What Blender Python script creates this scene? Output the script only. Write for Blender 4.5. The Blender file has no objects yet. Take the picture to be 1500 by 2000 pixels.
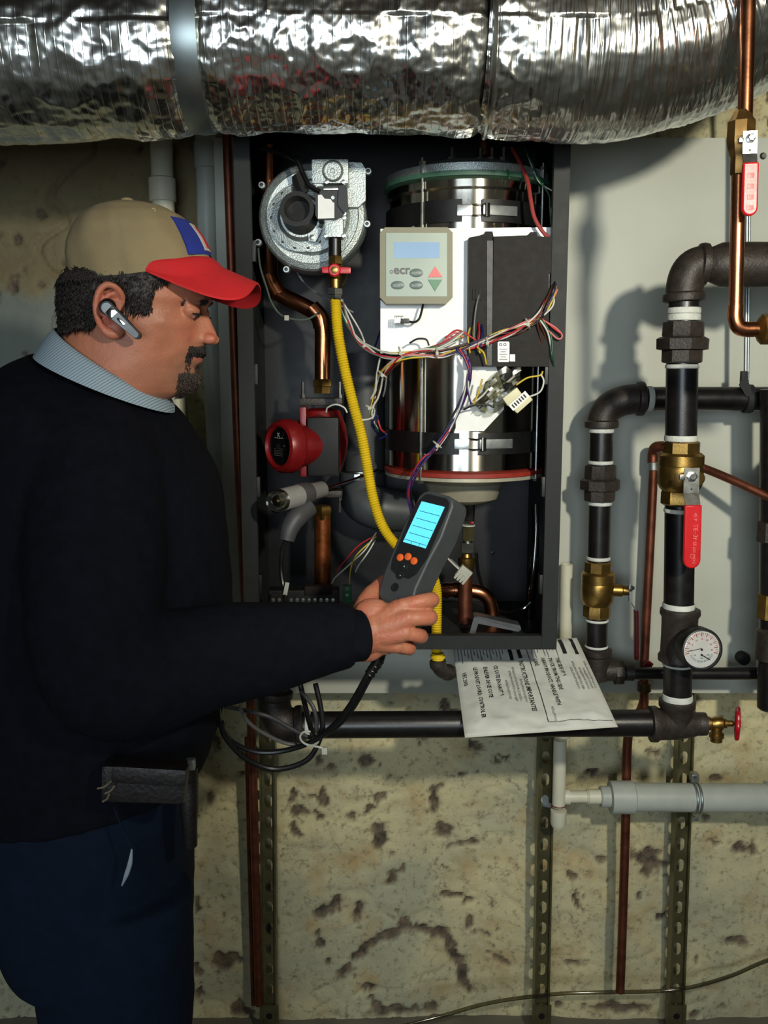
import bpy, bmesh, math, random
import numpy as np
from mathutils import Vector, Matrix, Euler
random.seed(7)
SC = bpy.context.scene
C = SC.collection
PI = math.pi
# ------------------------------------------------------------------ camera
F = 1800.0; TILT = math.radians(8.5); CAMZ = 1.52
cd = bpy.data.cameras.new('camera'); cam = bpy.data.objects.new('camera', cd); C.objects.link(cam)
cam.location = (0, 0, CAMZ); cam.rotation_euler = (PI/2 - TILT, 0, 0)
cd.sensor_fit = 'VERTICAL'; cd.sensor_height = 24; cd.lens = 24*F/2000; cd.clip_start = 0.02
SC.camera = cam
# ------------------------------------------------------------------ world and lights
SC.view_settings.view_transform = 'Standard'; SC.view_settings.look = 'None'
SC.view_settings.gamma = 1; SC.view_settings.use_curve_mapping = False
SC.view_settings.exposure = 0.0
w = bpy.data.worlds.new('world'); SC.world = w; w.use_nodes = True
w.node_tree.nodes['Background'].inputs[0].default_value = (0.6, 0.75, 0.9, 1)
w.node_tree.nodes['Background'].inputs[1].default_value = 0.02
def lamp(name, kind, loc, energy, col, size, aim=None):
    l = bpy.data.lights.new(name, kind); l.energy = energy; l.color = col
    if kind == 'AREA': l.size = size
    else: l.shadow_soft_size = size
    o = bpy.data.objects.new(name, l); C.objects.link(o); o.location = loc
    if aim is not None: o.rotation_euler = (Vector(aim)-Vector(loc)).to_track_quat('-Z', 'Y').to_euler()
    return o
k = lamp('work_light', 'SPOT', (0.56, -0.10, 1.90), 104, (1.0, 0.95, 0.79), 0.040, (0.46, 1.9, 1.5))
k.data.spot_size = math.radians(88); k.data.spot_blend = 1.0
lamp('basement_window', 'AREA', (-0.45, -2.05, 1.55), 40, (0.78, 0.90, 1.0), 1.4, (-0.45, 0, 1.6))
bpy.data.lights['basement_window'].shape = 'RECTANGLE'; bpy.data.lights['basement_window'].size_y = 0.95
# ------------------------------------------------------------------ helpers
ct, st = math.cos(TILT), math.sin(TILT)
def ray(px, py):
    u = (px-750)/F; v = (py-1000)/F
    return Vector((u, ct - v*st, -st - v*ct))
def P(px, py, Y):
    d = ray(px, py); return Vector((0, 0, CAMZ)) + d*(Y/d.y)
def M(py, Y): return Y/ray(750, py).y/F      # metres per pixel at that row and depth
def plane_hit(px, py, p0, n):
    d = ray(px, py); o = Vector((0, 0, CAMZ)); return o + d*((p0-o).dot(n)/d.dot(n))
def sm(a, b, x):
    t = np.clip((x-a)/(b-a), 0, 1); return t*t*(3-2*t)
def frame(axis):
    a = Vector(axis).normalized(); h = Vector((0, 0, 1)) if abs(a.z) < .9 else Vector((1, 0, 0))
    u = a.cross(h).normalized(); return u, u.cross(a).normalized() if False else a.cross(u).normalized(), a
def catmull(pts, n=8):
    pts = [Vector(p) for p in pts]
    if len(pts) < 3: return pts
    q = [pts[0]*2-pts[1]] + pts + [pts[-1]*2-pts[-2]]; out = []
    for i in range(1, len(q)-2):
        a, b, c, d = q[i-1:i+3]
        for k in range(n):
            t = k/n
            out.append(0.5*((2*b)+(c-a)*t+(2*a-5*b+4*c-d)*t*t+(3*b-a-3*c+d)*t**3))
    out.append(pts[-1]); return out
class MB:
    def __init__(s): s.v = []; s.f = []
    def add(s, vs, fs):
        o = len(s.v); s.v += [tuple(x) for x in vs]; s.f += [tuple(i+o for i in f) for f in fs]; return s
    def box(s, c, size, R=None, bev=0.0):
        bm = bmesh.new(); bmesh.ops.create_cube(bm, size=1)
        for v in bm.verts: v.co = Vector((v.co.x*size[0], v.co.y*size[1], v.co.z*size[2]))
        if bev > 0: bmesh.ops.bevel(bm, geom=list(bm.edges), offset=bev, segments=2, affect='EDGES', profile=.7)
        if R is not None: bmesh.ops.transform(bm, matrix=R.to_4x4(), verts=bm.verts)
        c = Vector(c); bm.verts.index_update()
        s.add([v.co+c for v in bm.verts], [[v.index for v in f.verts] for f in bm.faces]); bm.free(); return s
    def lathe(s, prof, o, axis, seg=32, cap=True, squash=1.0):
        u, v, a = frame(axis); o = Vector(o); vs = []; fs = []; n = len(prof)
        for r, h in prof:
            for k in range(seg):
                t = 2*PI*k/seg; vs.append(o + a*h + u*(r*math.cos(t)) + v*(r*math.sin(t)*squash))
        for i in range(n-1):
            for k in range(seg):
                k2 = (k+1) % seg; fs.append((i*seg+k, i*seg+k2, (i+1)*seg+k2, (i+1)*seg+k))
        if cap: fs.append(tuple(range(seg))[::-1]); fs.append(tuple((n-1)*seg+k for k in range(seg)))
        return s.add(vs, fs)
    def cyl(s, a, b, r, r2=None, seg=24, bev=0.0):
        a = Vector(a); b = Vector(b); L = (b-a).length; r2 = r if r2 is None else r2
        if bev: pr = [(r-bev, 0), (r, bev), (r2, L-bev), (r2-bev, L)]
        else: pr = [(r, 0), (r2, L)]
        return s.lathe(pr, a, b-a, seg)
    def ring(s, c, axis, R, r, seg=40, k=10, squash=1.0):
        u, v, a = frame(axis); c = Vector(c); vs = []; fs = []
        for i in range(seg):
            t = 2*PI*i/seg; d = u*math.cos(t)+v*(math.sin(t))
            for j in range(k):
                p = 2*PI*j/k; vs.append(c + d*(R+r*math.cos(p)) + a*(r*math.sin(p)))
        for i in range(seg):
            for j in range(k):
                fs.append((i*k+j, ((i+1) % seg)*k+j, ((i+1) % seg)*k+(j+1) % k, i*k+(j+1) % k))
        return s.add(vs, fs)
    def tube(s, pts, r, seg=10, n=8, smooth=True, squash=None):
        p = catmull(pts, n) if smooth else [Vector(x) for x in pts]
        m = len(p)
        if not hasattr(r, '__len__'): R = [r]*m
        else:
            xs = np.linspace(0, 1, len(r)); R = list(np.interp(np.linspace(0, 1, m), xs, r))
        tg = [(p[min(i+1, m-1)]-p[max(i-1, 0)]).normalized() for i in range(m)]
        u = frame(tg[0])[0]; vs = []; fs = []
        for i in range(m):
            u = (u - tg[i]*u.dot(tg[i])).normalized(); v = tg[i].cross(u)
            for k in range(seg):
                t = 2*PI*k/seg; vs.append(p[i] + u*(R[i]*math.cos(t)) + v*(R[i]*math.sin(t)))
        for i in range(m-1):
            for k in range(seg):
                k2 = (k+1) % seg; fs.append((i*seg+k, i*seg+k2, (i+1)*seg+k2, (i+1)*seg+k))
        fs.append(tuple(range(seg))[::-1]); fs.append(tuple((m-1)*seg+k for k in range(seg)))
        return s.add(vs, fs)
    def ell(s, c, r, R=None, seg=24, rings=14):
        c = Vector(c); vs = []; fs = []
        for i in range(rings+1):
            a = PI*i/rings
            for k in range(seg):
                t = 2*PI*k/seg; q = Vector((r[0]*math.sin(a)*math.cos(t), r[1]*math.sin(a)*math.sin(t), r[2]*math.cos(a)))
                if R is not None: q = R @ q
                vs.append(c+q)
        for i in range(rings):
            for k in range(seg):
                k2 = (k+1) % seg; fs.append((i*seg+k, (i+1)*seg+k, (i+1)*seg+k2, i*seg+k2))
        return s.add(vs, fs)
    def prism(s, poly, o, ux, uy, d):
        """poly in metres on axes ux, uy at o; extruded by vector d"""
        o = Vector(o); ux = Vector(ux); uy = Vector(uy); d = Vector(d); n = len(poly)
        a = [o+ux*x+uy*y for x, y in poly]; vs = a + [p+d for p in a]
        fs = [tuple(range(n))[::-1], tuple(range(n, 2*n))] + [(i, (i+1) % n, n+(i+1) % n, n+i) for i in range(n)]
        return s.add(vs, fs)
    def pixprism(s, pix, Y, th):
        """outline given where it stands on the vertical plane at depth Y, th thick away from the viewer"""
        a = [P(x, y, Y) for x, y in pix]; n = len(a)
        vs = a + [p+Vector((0, th, 0)) for p in a]
        fs = [tuple(range(n))[::-1], tuple(range(n, 2*n))] + [(i, (i+1) % n, n+(i+1) % n, n+i) for i in range(n)]
        return s.add(vs, fs)
    def build(s, name, m, parent=None, angle=35, label=None):
        me = bpy.data.meshes.new(name); off = Vector((0, 0, 0))
        q = parent
        while q is not None: off += q.location; q = q.parent
        me.from_pydata([Vector(v)-off for v in s.v], [], s.f)
        bm = bmesh.new(); bm.from_mesh(me); bmesh.ops.recalc_face_normals(bm, faces=bm.faces); bm.to_mesh(me); bm.free()
        return link(name, me, m, parent, angle, label)
def link(name, me, m, parent=None, angle=35, label=None):
    me.polygons.foreach_set('use_smooth', [True]*len(me.polygons))
    if angle is not None: me.set_sharp_from_angle(angle=math.radians(angle))
    me.materials.append(m); o = bpy.data.objects.new(name, me); C.objects.link(o)
    if parent is not None: o.parent = parent
    if label: o['label'] = label
    return o
def grid_mesh(name, V, nu, nv, m, parent=None, wrap=False, attr=None, angle=None):
    """V: (nu*nv,3) numpy in world space; quads over the grid (wrap closes v)"""
    off = Vector((0, 0, 0)); q = parent
    while q is not None: off += q.location; q = q.parent
    V = np.asarray(V, dtype=np.float32) - np.array(off, dtype=np.float32)
    i, j = np.meshgrid(np.arange(nu-1), np.arange(nv if wrap else nv-1), indexing='ij'); i = i.ravel(); j = j.ravel(); j2 = (j+1) % nv
    Fq = np.stack([i*nv+j, i*nv+j2, (i+1)*nv+j2, (i+1)*nv+j], 1).astype(np.int32)
    me = bpy.data.meshes.new(name); me.vertices.add(len(V)); me.vertices.foreach_set('co', V.ravel())
    me.loops.add(Fq.size); me.loops.foreach_set('vertex_index', Fq.ravel())
    me.polygons.add(len(Fq)); me.polygons.foreach_set('loop_start', np.arange(0, Fq.size, 4, dtype=np.int32))
    me.update(calc_edges=True); me.validate()
    if attr is not None:
        for k, a in attr.items():
            at = me.attributes.new(k, 'FLOAT', 'POINT'); at.data.foreach_set('value', np.asarray(a, dtype=np.float32).ravel())
    return link(name, me, m, parent, angle)
def thing(name, label, cat, loc, group=None):
    o = bpy.data.objects.new(name, None); C.objects.link(o); o.location = loc; o.empty_display_size = .05
    o['label'] = label; o['category'] = cat
    if group: o['group'] = group
    return o
def tag(o, label, cat, group=None):
    o['label'] = label; o['category'] = cat
    if group: o['group'] = group
    return o
def struct(o): o['kind'] = 'structure'; return o
# numpy gradient noise
_rs = np.random.RandomState(3); _perm = _rs.permutation(256); _perm = np.concatenate([_perm, _perm]); _ga = _rs.rand(256)*2*PI
def noise2(x, y):
    xi = np.floor(x).astype(int); yi = np.floor(y).astype(int); xf = x-xi; yf = y-yi
    u = xf**3*(xf*(xf*6-15)+10); v = yf**3*(yf*(yf*6-15)+10)
    def g(ix, iy, dx, dy):
        a = _ga[_perm[(_perm[ix & 255]+iy) & 255]]; return np.cos(a)*dx+np.sin(a)*dy
    n00 = g(xi, yi, xf, yf); n10 = g(xi+1, yi, xf-1, yf); n01 = g(xi, yi+1, xf, yf-1); n11 = g(xi+1, yi+1, xf-1, yf-1)
    return (n00*(1-u)+n10*u)*(1-v) + (n01*(1-u)+n11*u)*v
def fbm(x, y, o=4, lac=2.1, g=.5):
    r = 0; a = 1
    for k in range(o): r = r + a*noise2(x+17.3*k, y-9.1*k); x = x*lac; y = y*lac; a *= g
    return r
# ------------------------------------------------------------------ materials
def lin(c):
    return tuple(((v/255)/12.92 if v/255 <= .04045 else ((v/255+.055)/1.055)**2.4) for v in c) + (1,)
def mat(name, col, rough=.5, metal=0.0, var=.12, scale=40, bump=0.0, bscale=120, spec=.5, trans=0.0, emit=None, estr=1, coat=0, aniso=None, sss=0):
    m = bpy.data.materials.new(name); m.use_nodes = True; nt = m.node_tree; N = nt.nodes; L = nt.links
    b = N['Principled BSDF']; tc = N.new('ShaderNodeTexCoord')
    no = N.new('ShaderNodeTexNoise'); no.inputs['Scale'].default_value = scale; no.inputs['Detail'].default_value = 4
    if aniso:
        mp = N.new('ShaderNodeMapping'); mp.inputs['Scale'].default_value = aniso
        L.new(tc.outputs['Object'], mp.inputs[0]); L.new(mp.outputs[0], no.inputs['Vector'])
    else: L.new(tc.outputs['Object'], no.inputs['Vector'])
    cl = lin(col); r = N.new('ShaderNodeValToRGB')
    r.color_ramp.elements[0].color = tuple(x*(1-var) for x in cl[:3])+(1,)
    r.color_ramp.elements[1].color = tuple(min(1, x*(1+var)) for x in cl[:3])+(1,)
    r.color_ramp.elements[0].position = .3; r.color_ramp.elements[1].position = .7
    L.new(no.outputs['Fac'], r.inputs[0]); L.new(r.outputs[0], b.inputs['Base Color'])
    b.inputs['Metallic'].default_value = metal; b.inputs['Specular IOR Level'].default_value = spec
    mr = N.new('ShaderNodeMapRange'); mr.inputs['To Min'].default_value = max(.02, rough*.85); mr.inputs['To Max'].default_value = min(1, rough*1.15)
    L.new(no.outputs['Fac'], mr.inputs[0]); L.new(mr.outputs[0], b.inputs['Roughness'])
    if trans: b.inputs['Transmission Weight'].default_value = trans; b.inputs['IOR'].default_value = 1.35
    if coat: b.inputs['Coat Weight'].default_value = coat
    if sss: b.inputs['Subsurface Weight'].default_value = sss; b.inputs['Subsurface Radius'].default_value = (.012, .004, .002); b.inputs['Subsurface Scale'].default_value = .6
    if emit: b.inputs['Emission Color'].default_value = lin(emit); b.inputs['Emission Strength'].default_value = estr
    if bump:
        n2 = N.new('ShaderNodeTexNoise'); n2.inputs['Scale'].default_value = bscale; n2.inputs['Detail'].default_value = 3
        L.new(tc.outputs['Object'], n2.inputs['Vector'])
        bp = N.new('ShaderNodeBump'); bp.inputs['Strength'].default_value = bump; bp.inputs['Distance'].default_value = .002
        L.new(n2.outputs['Fac'], bp.inputs['Height']); L.new(bp.outputs[0], b.inputs['Normal'])
    return m
IRON = mat('black_iron_pipe', (22, 20, 20), .33, 0, .25, 60, .05, 300, spec=.55)
IRONF = mat('cast_iron_fitting', (50, 43, 38), .5, .15, .25, 80, .35, 260)
TAPE = mat('thread_tape', (205, 208, 200), .6, 0, .1, 90, .5, 300)
BRASS = mat('brass', (158, 126, 68), .34, .95, .18, 60, .08, 300)
COPPER = mat('copper_tube', (200, 130, 92), .25, 1, .22, 30, .04, 200)
COPPERD = mat('tarnished_copper_tube', (128, 76, 58), .45, .85, .3, 35, .08, 200)
STEEL = mat('polished_steel', (205, 203, 196), .09, 1, .06, 20, .0, 100)
BSTEEL = mat('brushed_steel', (205, 200, 188), .20, 1, .06, 20, .0, 100)
_b = BSTEEL.node_tree.nodes['Principled BSDF']; _b.inputs['Anisotropic'].default_value = .93
_t = BSTEEL.node_tree.nodes.new('ShaderNodeTangent'); _t.direction_type = 'RADIAL'; _t.axis = 'Z'; BSTEEL.node_tree.links.new(_t.outputs[0], _b.inputs['Tangent']); _b.inputs['Anisotropic Rotation'].default_value = .25
ZINC = mat('zinc_plated_steel', (190, 192, 188), .3, 1, .15, 90, .05, 400)
GALV = mat('galvanised_sheet', (170, 176, 176), .38, .9, .15, 60, .04, 300)
ALU = mat('cast_aluminium', (176, 184, 182), .42, .75, .15, 110, .45, 420)
GREYCAB = mat('grey_cabinet_metal', (38, 40, 40), .55, 0, .1, 50, .06, 400, spec=.25)
CABIN = mat('dark_cabinet_metal', (15, 16, 20), .42, .2, .15, 30, .05, 400)
BLACKP = mat('black_plastic', (15, 15, 15), .45, 0, .1, 80, .08, 400)
DARKP = mat('dark_grey_plastic', (34, 31, 28), .6, 0, .08, 80, .1, 500, spec=.2)
RUB = mat('black_rubber', (14, 14, 15), .35, 0, .15, 60)
RED = mat('red_vinyl', (200, 25, 32), .35, 0, .08, 60, .04, 300)
REDD = mat('dark_red_enamel', (120, 18, 20), .35, .1, .12, 60, .08, 300)
YEL = mat('yellow_coating', (222, 188, 30), .4, 0, .08, 60)
WHITEP = mat('white_sheet_metal', (246, 246, 242), .22, .0, .03, 60)
BOARD = mat('painted_board', (196, 199, 186), .55, 0, .05, 7, .08, 500)
PVC = mat('cream_pvc', (212, 210, 188), .4, 0, .05, 30)
PVCG = mat('pale_grey_pvc', (176, 182, 174), .42, 0, .07, 25)
PRIMER = mat('purple_primer', (120, 60, 60), .5)
OLIVE = mat('dichromate_strut', (104, 100, 70), .4, .6, .3, 25, .06, 300)
GREENG = mat('green_gasket', (66, 104, 84), .5, 0, .15, 60)
REDG = mat('red_gasket', (150, 46, 34), .5, 0, .12, 60)
CREAM = mat('cream_connector', (214, 208, 170), .45, 0, .05, 60)
BEIGE = mat('beige_plastic', (132, 129, 105), .5, 0, .05, 60, .08, 500)
FACE = mat('pale_face_sheet', (160, 174, 160), .3, 0, .04, 20)
LCD = mat('lit_lcd', (120, 150, 180), .15, 0, .08, 12, emit=(190, 215, 240), estr=.28)
INK = mat('black_ink', (24, 24, 26), .6, 0, .2, 200)
INKG = mat('grey_ink', (105, 108, 105), .6, 0, .2, 200)
WCOL = {k: mat(k+'_wire', v, .4, 0, .08, 60) for k, v in dict(white=(205, 205, 195), red=(180, 28, 38), green=(30, 84, 50),
        yellow=(205, 175, 50), blue=(24, 32, 96), purple=(60, 40, 92), black=(18, 18, 20), brown=(84, 44, 30), pink=(200, 110, 105), grey=(110, 112, 112)).items()}
TIE = mat('nylon_tie', (196, 198, 186), .4, 0, .05, 60, trans=.2)
def thin_glass(name, tint=(235, 235, 230), gloss=.05, base=.06):
    m = bpy.data.materials.new(name); m.use_nodes = True; N = m.node_tree.nodes; L = m.node_tree.links; N.clear()
    o = N.new('ShaderNodeOutputMaterial'); t = N.new('ShaderNodeBsdfTransparent'); g = N.new('ShaderNodeBsdfGlossy'); x = N.new('ShaderNodeMixShader'); f = N.new('ShaderNodeFresnel'); f.inputs[0].default_value = 1.45
    tc = N.new('ShaderNodeTexCoord'); no = N.new('ShaderNodeTexNoise'); no.inputs['Scale'].default_value = 25; L.new(tc.outputs['Object'], no.inputs['Vector'])
    r = N.new('ShaderNodeValToRGB'); c = lin(tint); r.color_ramp.elements[0].color = tuple(v*.9 for v in c[:3])+(1,); r.color_ramp.elements[1].color = c
    L.new(no.outputs['Fac'], r.inputs[0]); L.new(r.outputs[0], t.inputs[0]); g.inputs['Roughness'].default_value = gloss
    ad = N.new('ShaderNodeMath'); ad.inputs[1].default_value = base; L.new(f.outputs[0], ad.inputs[0])
    L.new(ad.outputs[0], x.inputs[0]); L.new(t.outputs[0], x.inputs[1]); L.new(g.outputs[0], x.inputs[2]); L.new(x.outputs[0], o.inputs[0]); return m
GLASS = thin_glass('clear_plastic', (232, 232, 226), .08, .10)
def text(s, size, o, ux, uy, m, name='lettering', parent=None, bold=0, align='LEFT', sx=1.0, depth=.0002):
    cu = bpy.data.curves.new('t', 'FONT'); cu.body = s; cu.size = size; cu.align_x = align; cu.offset = bold; cu.extrude = depth; cu.resolution_u = 2
    ob = bpy.data.objects.new('t', cu); C.objects.link(ob)
    dg = bpy.context.evaluated_depsgraph_get(); me = bpy.data.meshes.new_from_object(ob.evaluated_get(dg)); bpy.data.objects.remove(ob)
    ux = Vector(ux).normalized(); uy = Vector(uy).normalized(); n = ux.cross(uy)
    off = Vector((0, 0, 0)); q = parent
    while q is not None: off += q.location; q = q.parent
    for v in me.vertices: v.co = Vector(o)-off + ux*(v.co.x*sx) + uy*v.co.y + n*v.co.z
    return link(name, me, m, parent, None)
# ================================================================== the room
YW = 2.0; BY = 1.90
def wall_material():
    m = mat('parged_stone', (214, 203, 158), .85, 0, .1, 6, .5, 160)
    N = m.node_tree.nodes; L = m.node_tree.links; b = N['Principled BSDF']; tc = [n for n in N if n.type == 'TEX_COORD'][0]
    base = b.inputs['Base Color'].links[0].from_socket
    def noise(s, d=6, rough=.6):
        n = N.new('ShaderNodeTexNoise'); n.inputs['Scale'].default_value = s; n.inputs['Detail'].default_value = d; n.inputs['Roughness'].default_value = rough
        L.new(tc.outputs['Object'], n.inputs['Vector']); return n.outputs['Fac']
    def mr(s, a, c):
        n = N.new('ShaderNodeMapRange'); n.inputs['From Min'].default_value = a; n.inputs['From Max'].default_value = c; L.new(s, n.inputs[0]); return n.outputs[0]
    def mix(f, a, c):
        n = N.new('ShaderNodeMix'); n.data_type = 'RGBA'; L.new(f, n.inputs[0])
        for s, k in ((a, 6), (c, 7)):
            if isinstance(s, tuple): n.inputs[k].default_value = s
            else: L.new(s, n.inputs[k])
        return n.outputs[2]
    def attr(k):
        n = N.new('ShaderNodeAttribute'); n.attribute_name = k; return n.outputs['Fac']
    c = mix(mr(noise(3.2), .42, .62), base, lin((182, 180, 150)))
    c = mix(mr(noise(9), .52, .72), c, lin((186, 160, 112)))
    c = mix(mr(noise(60, 8, .75), .52, .70), c, lin((120, 110, 88)))
    c = mix(attr('rock'), c, lin((112, 100, 70)))
    c = mix(attr('plaster'), c, lin((128, 134, 124)))
    ch = mix(mr(noise(40), .4, .65), lin((122, 106, 86)), lin((68, 60, 52)))
    c = mix(attr('chip'), c, ch)
    L.new(c, b.inputs['Base Color']); return m
PARGE = wall_material()
CHIPS = [(905, 1508, 25, 14, 0), (735, 1562, 32, 12, -.5), (690, 1590, 22, 14, .2), (742, 1632, 17, 26, .2), (850, 1560, 18, 26, .2), (865, 1620, 20, 16, 0), (912, 1648, 38, 10, -.3),
         (768, 1718, 17, 17, 0), (640, 1778, 46, 12, -.2), (655, 1762, 18, 10, 0), (702, 1778, 9, 20, .3), (575, 1580, 20, 14, .2), (880, 1752, 32, 6, .1), (918, 1762, 8, 18, .9),
         (915, 1810, 10, 22, .3), (930, 1825, 24, 8, .1), (975, 1875, 38, 9, .5), (1262, 1680, 34, 24, .2), (780, 1975, 100, 12, -.05), (440, 1872, 30, 26, .1), (1150, 1508, 20, 8, 0),
         (870, 1408, 25, 9, 0), (1120, 1880, 26, 8, .1), (1440, 1840, 28, 12, .3), (1400, 1520, 15, 8, 0), (480, 1975, 30, 14, 0), (1190, 1965, 90, 10, 0), (410, 1560, 10, 24, .2), (1170, 1680, 12, 8, .4),
         (645, 1500, 10, 6, 0), (600, 1690, 8, 6, 0), (720, 1486, 24, 16, .2), (520, 1620, 18, 9, .3), (30, 1830, 20, 14, .2), (50, 690, 10, 6, .8), (1460, 1660, 30, 14, .2)]
ARC = [(670, 1905), (690, 1875), (715, 1850), (750, 1830), (790, 1816), (830, 1818), (865, 1830), (885, 1850), (895, 1880), (905, 1910), (915, 1935)]
def back_wall():
    nx, nz = 540, 380
    xs = np.linspace(-1.62, 1.62, nx); zs = np.linspace(-.02, 2.3, nz); X, Z = np.meshgrid(xs, zs, indexing='ij')
    # pixel coordinate in the photograph of each wall point, only to set the known chips down where they are
    dy = YW*ct - (Z-CAMZ)*st; PX = 750+F*X/dy; PY = 1000 - F*(YW*st+(Z-CAMZ)*ct)/dy
    n1 = fbm(X*2.3+5, Z*2.6, 3); n2 = fbm(X*9, Z*9, 4); wob = fbm(X*30, Z*30, 3)
    ridge = np.abs(fbm(X*3.1+40, Z*3.6+4, 3))
    up = sm(1.45, 1.75, Z)*sm(-.15, -.4, X)
    d = n1*.016 + n2*.007 + wob*.0015 - (1-sm(0, .05, ridge))*(.004+.006*up)
    chip = np.zeros_like(X)
    for cx, cy, a, b2, t in CHIPS:
        dx = PX-cx; dz = PY-cy; u = (dx*math.cos(t)+dz*math.sin(t))/a; v = (-dx*math.sin(t)+dz*math.cos(t))/b2
        chip = np.maximum(chip, 1-sm(.55, .95, np.sqrt(u*u+v*v) + wob*1.1 + n2*.6))
    for (x0, y0), (x1, y1) in zip(ARC, ARC[1:]):
        t = np.clip(((PX-x0)*(x1-x0)+(PY-y0)*(y1-y0))/((x1-x0)**2+(y1-y0)**2), 0, 1)
        q = np.hypot(PX-x0-t*(x1-x0), PY-y0-t*(y1-y0)); chip = np.maximum(chip, 1-sm(.4, 1, q/12+wob*1.5))
    sp = fbm(X*17+9, Z*17-3, 4); sp2 = fbm(X*44, Z*44, 3); lowf = fbm(X*2.5-3, Z*2.5+7, 2)
    chip = np.maximum(chip, sm(.47, .56, sp+lowf*.6)); chip = np.maximum(chip, sm(.62, .7, sp2+lowf*.3)*.9)
    chip = np.maximum(chip, up*(1-sm(.0, .03, ridge))*.35)
    d -= chip*.010
    V = np.stack([X, YW - d, Z], -1).reshape(-1, 3)
    pl = sm(-.5, -.62, X+.1*n1)*sm(1.2, 1.4, Z)*sm(1.72, 1.66, Z+.05*n2)
    o = grid_mesh('wall_back', V, nx, nz, PARGE, attr=dict(chip=chip, rock=up*.85, plaster=pl), angle=None)
    # close the back so the wall has body
    struct(o); return o
back_wall()
def slab(name, c, s, m, attr=None):
    return struct(MB().box(c, s).build(name, m))
PAINTW = mat('old_painted_masonry', (120, 118, 104), .9, 0, .25, 5, .6, 60)
CEIL = mat('joist_ceiling_boards', (70, 58, 44), .8, 0, .3, 14, .3, 80)
CONC = mat('concrete_floor', (118, 114, 102), .8, 0, .2, 8, .4, 120)
slab('floor', (0, -.05, -.05), (4.6, 4.3, .1), CONC)
slab('ceiling', (0, -.05, 2.33), (4.6, 4.3, .06), CEIL)
slab('wall_left', (-1.95, -.05, 1.15), (.1, 4.3, 2.3), PAINTW)
slab('wall_right', (1.95, -.05, 1.15), (.1, 4.3, 2.3), PAINTW)
slab('wall_front', (0, -2.15, 1.15), (4.0, .1, 2.3), PAINTW)
slab('trim_1', (-1.77, 2.0, 1.15), (.34, .12, 2.3), PAINTW); slab('trim_2', (1.77, 2.0, 1.15), (.34, .12, 2.3), PAINTW)
# ------------------------------------------------------------------ white mounting board
xl = P(428, 700, BY).x; zb = P(900, 1354, BY).z; xr = 1.45; zt = 1.98
t = thing('mounting_board', 'large off-white painted backer board behind the boiler and black pipes', 'board', ((xl+xr)/2, BY, zb))
MB().box(((xl+xr)/2, BY+.009, (zb+zt)/2), (xr-xl, .018, zt-zb), bev=.002).build('panel', BOARD, t)
for x, z in ((P(1490, 305, BY).x, P(1490, 305, BY).z), (P(1128, 420, BY).x, P(1128, 1200, BY).z), (xl+.03, zb+.03)):
    MB().lathe([(.007, .0), (.007, .002), (.004, .005), (.001, .005)], (x, BY, z), (0, -1, 0), 12).build('screw', ZINC, t)
# ------------------------------------------------------------------ foil duct
def foil_material():
    m = mat('crumpled_foil', (222, 222, 216), .23, 1, .05, 30); N = m.node_tree.nodes; L = m.node_tree.links; b = N['Principled BSDF']
    tc = [n for n in N if n.type == 'TEX_COORD'][0]
    n1 = N.new('ShaderNodeTexNoise'); n1.inputs['Scale'].default_value = 34; n1.inputs['Detail'].default_value = 3; n1.inputs['Roughness'].default_value = .6; n1.noise_type = 'RIDGED_MULTIFRACTAL' if hasattr(n1, 'noise_type') else 'FBM'
    mp = N.new('ShaderNodeMapping'); mp.inputs['Scale'].default_value = (1.2, .55, .55); L.new(tc.outputs['Object'], mp.inputs[0]); L.new(mp.outputs[0], n1.inputs['Vector'])
    wv = N.new('ShaderNodeTexWave'); wv.inputs['Scale'].default_value = 26; wv.inputs['Distortion'].default_value = .6; wv.bands_direction = 'X'; L.new(tc.outputs['Object'], wv.inputs['Vector'])
    wr = N.new('ShaderNodeMapRange'); wr.inputs['From Min'].default_value = .93; L.new(wv.outputs['Fac'], wr.inputs[0])
    b1 = N.new('ShaderNodeBump'); b1.inputs['Strength'].default_value = .55; b1.inputs['Distance'].default_value = .0018; L.new(n1.outputs['Fac'], b1.inputs['Height'])
    b2 = N.new('ShaderNodeBump'); b2.inputs['Strength'].default_value = .35; b2.inputs['Distance'].default_value = .0008; L.new(wr.outputs[0], b2.inputs['Height']); L.new(b1.outputs[0], b2.inputs['Normal'])
    L.new(b2.outputs[0], b.inputs['Normal']); return m
FOIL = foil_material()
DY = 1.395
dc = P(750, 88, DY); DZ = dc.z; DR = M(170, DY)*0 + (math.sin(math.radians(4.7))*math.hypot(DY, DZ-CAMZ))
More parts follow.
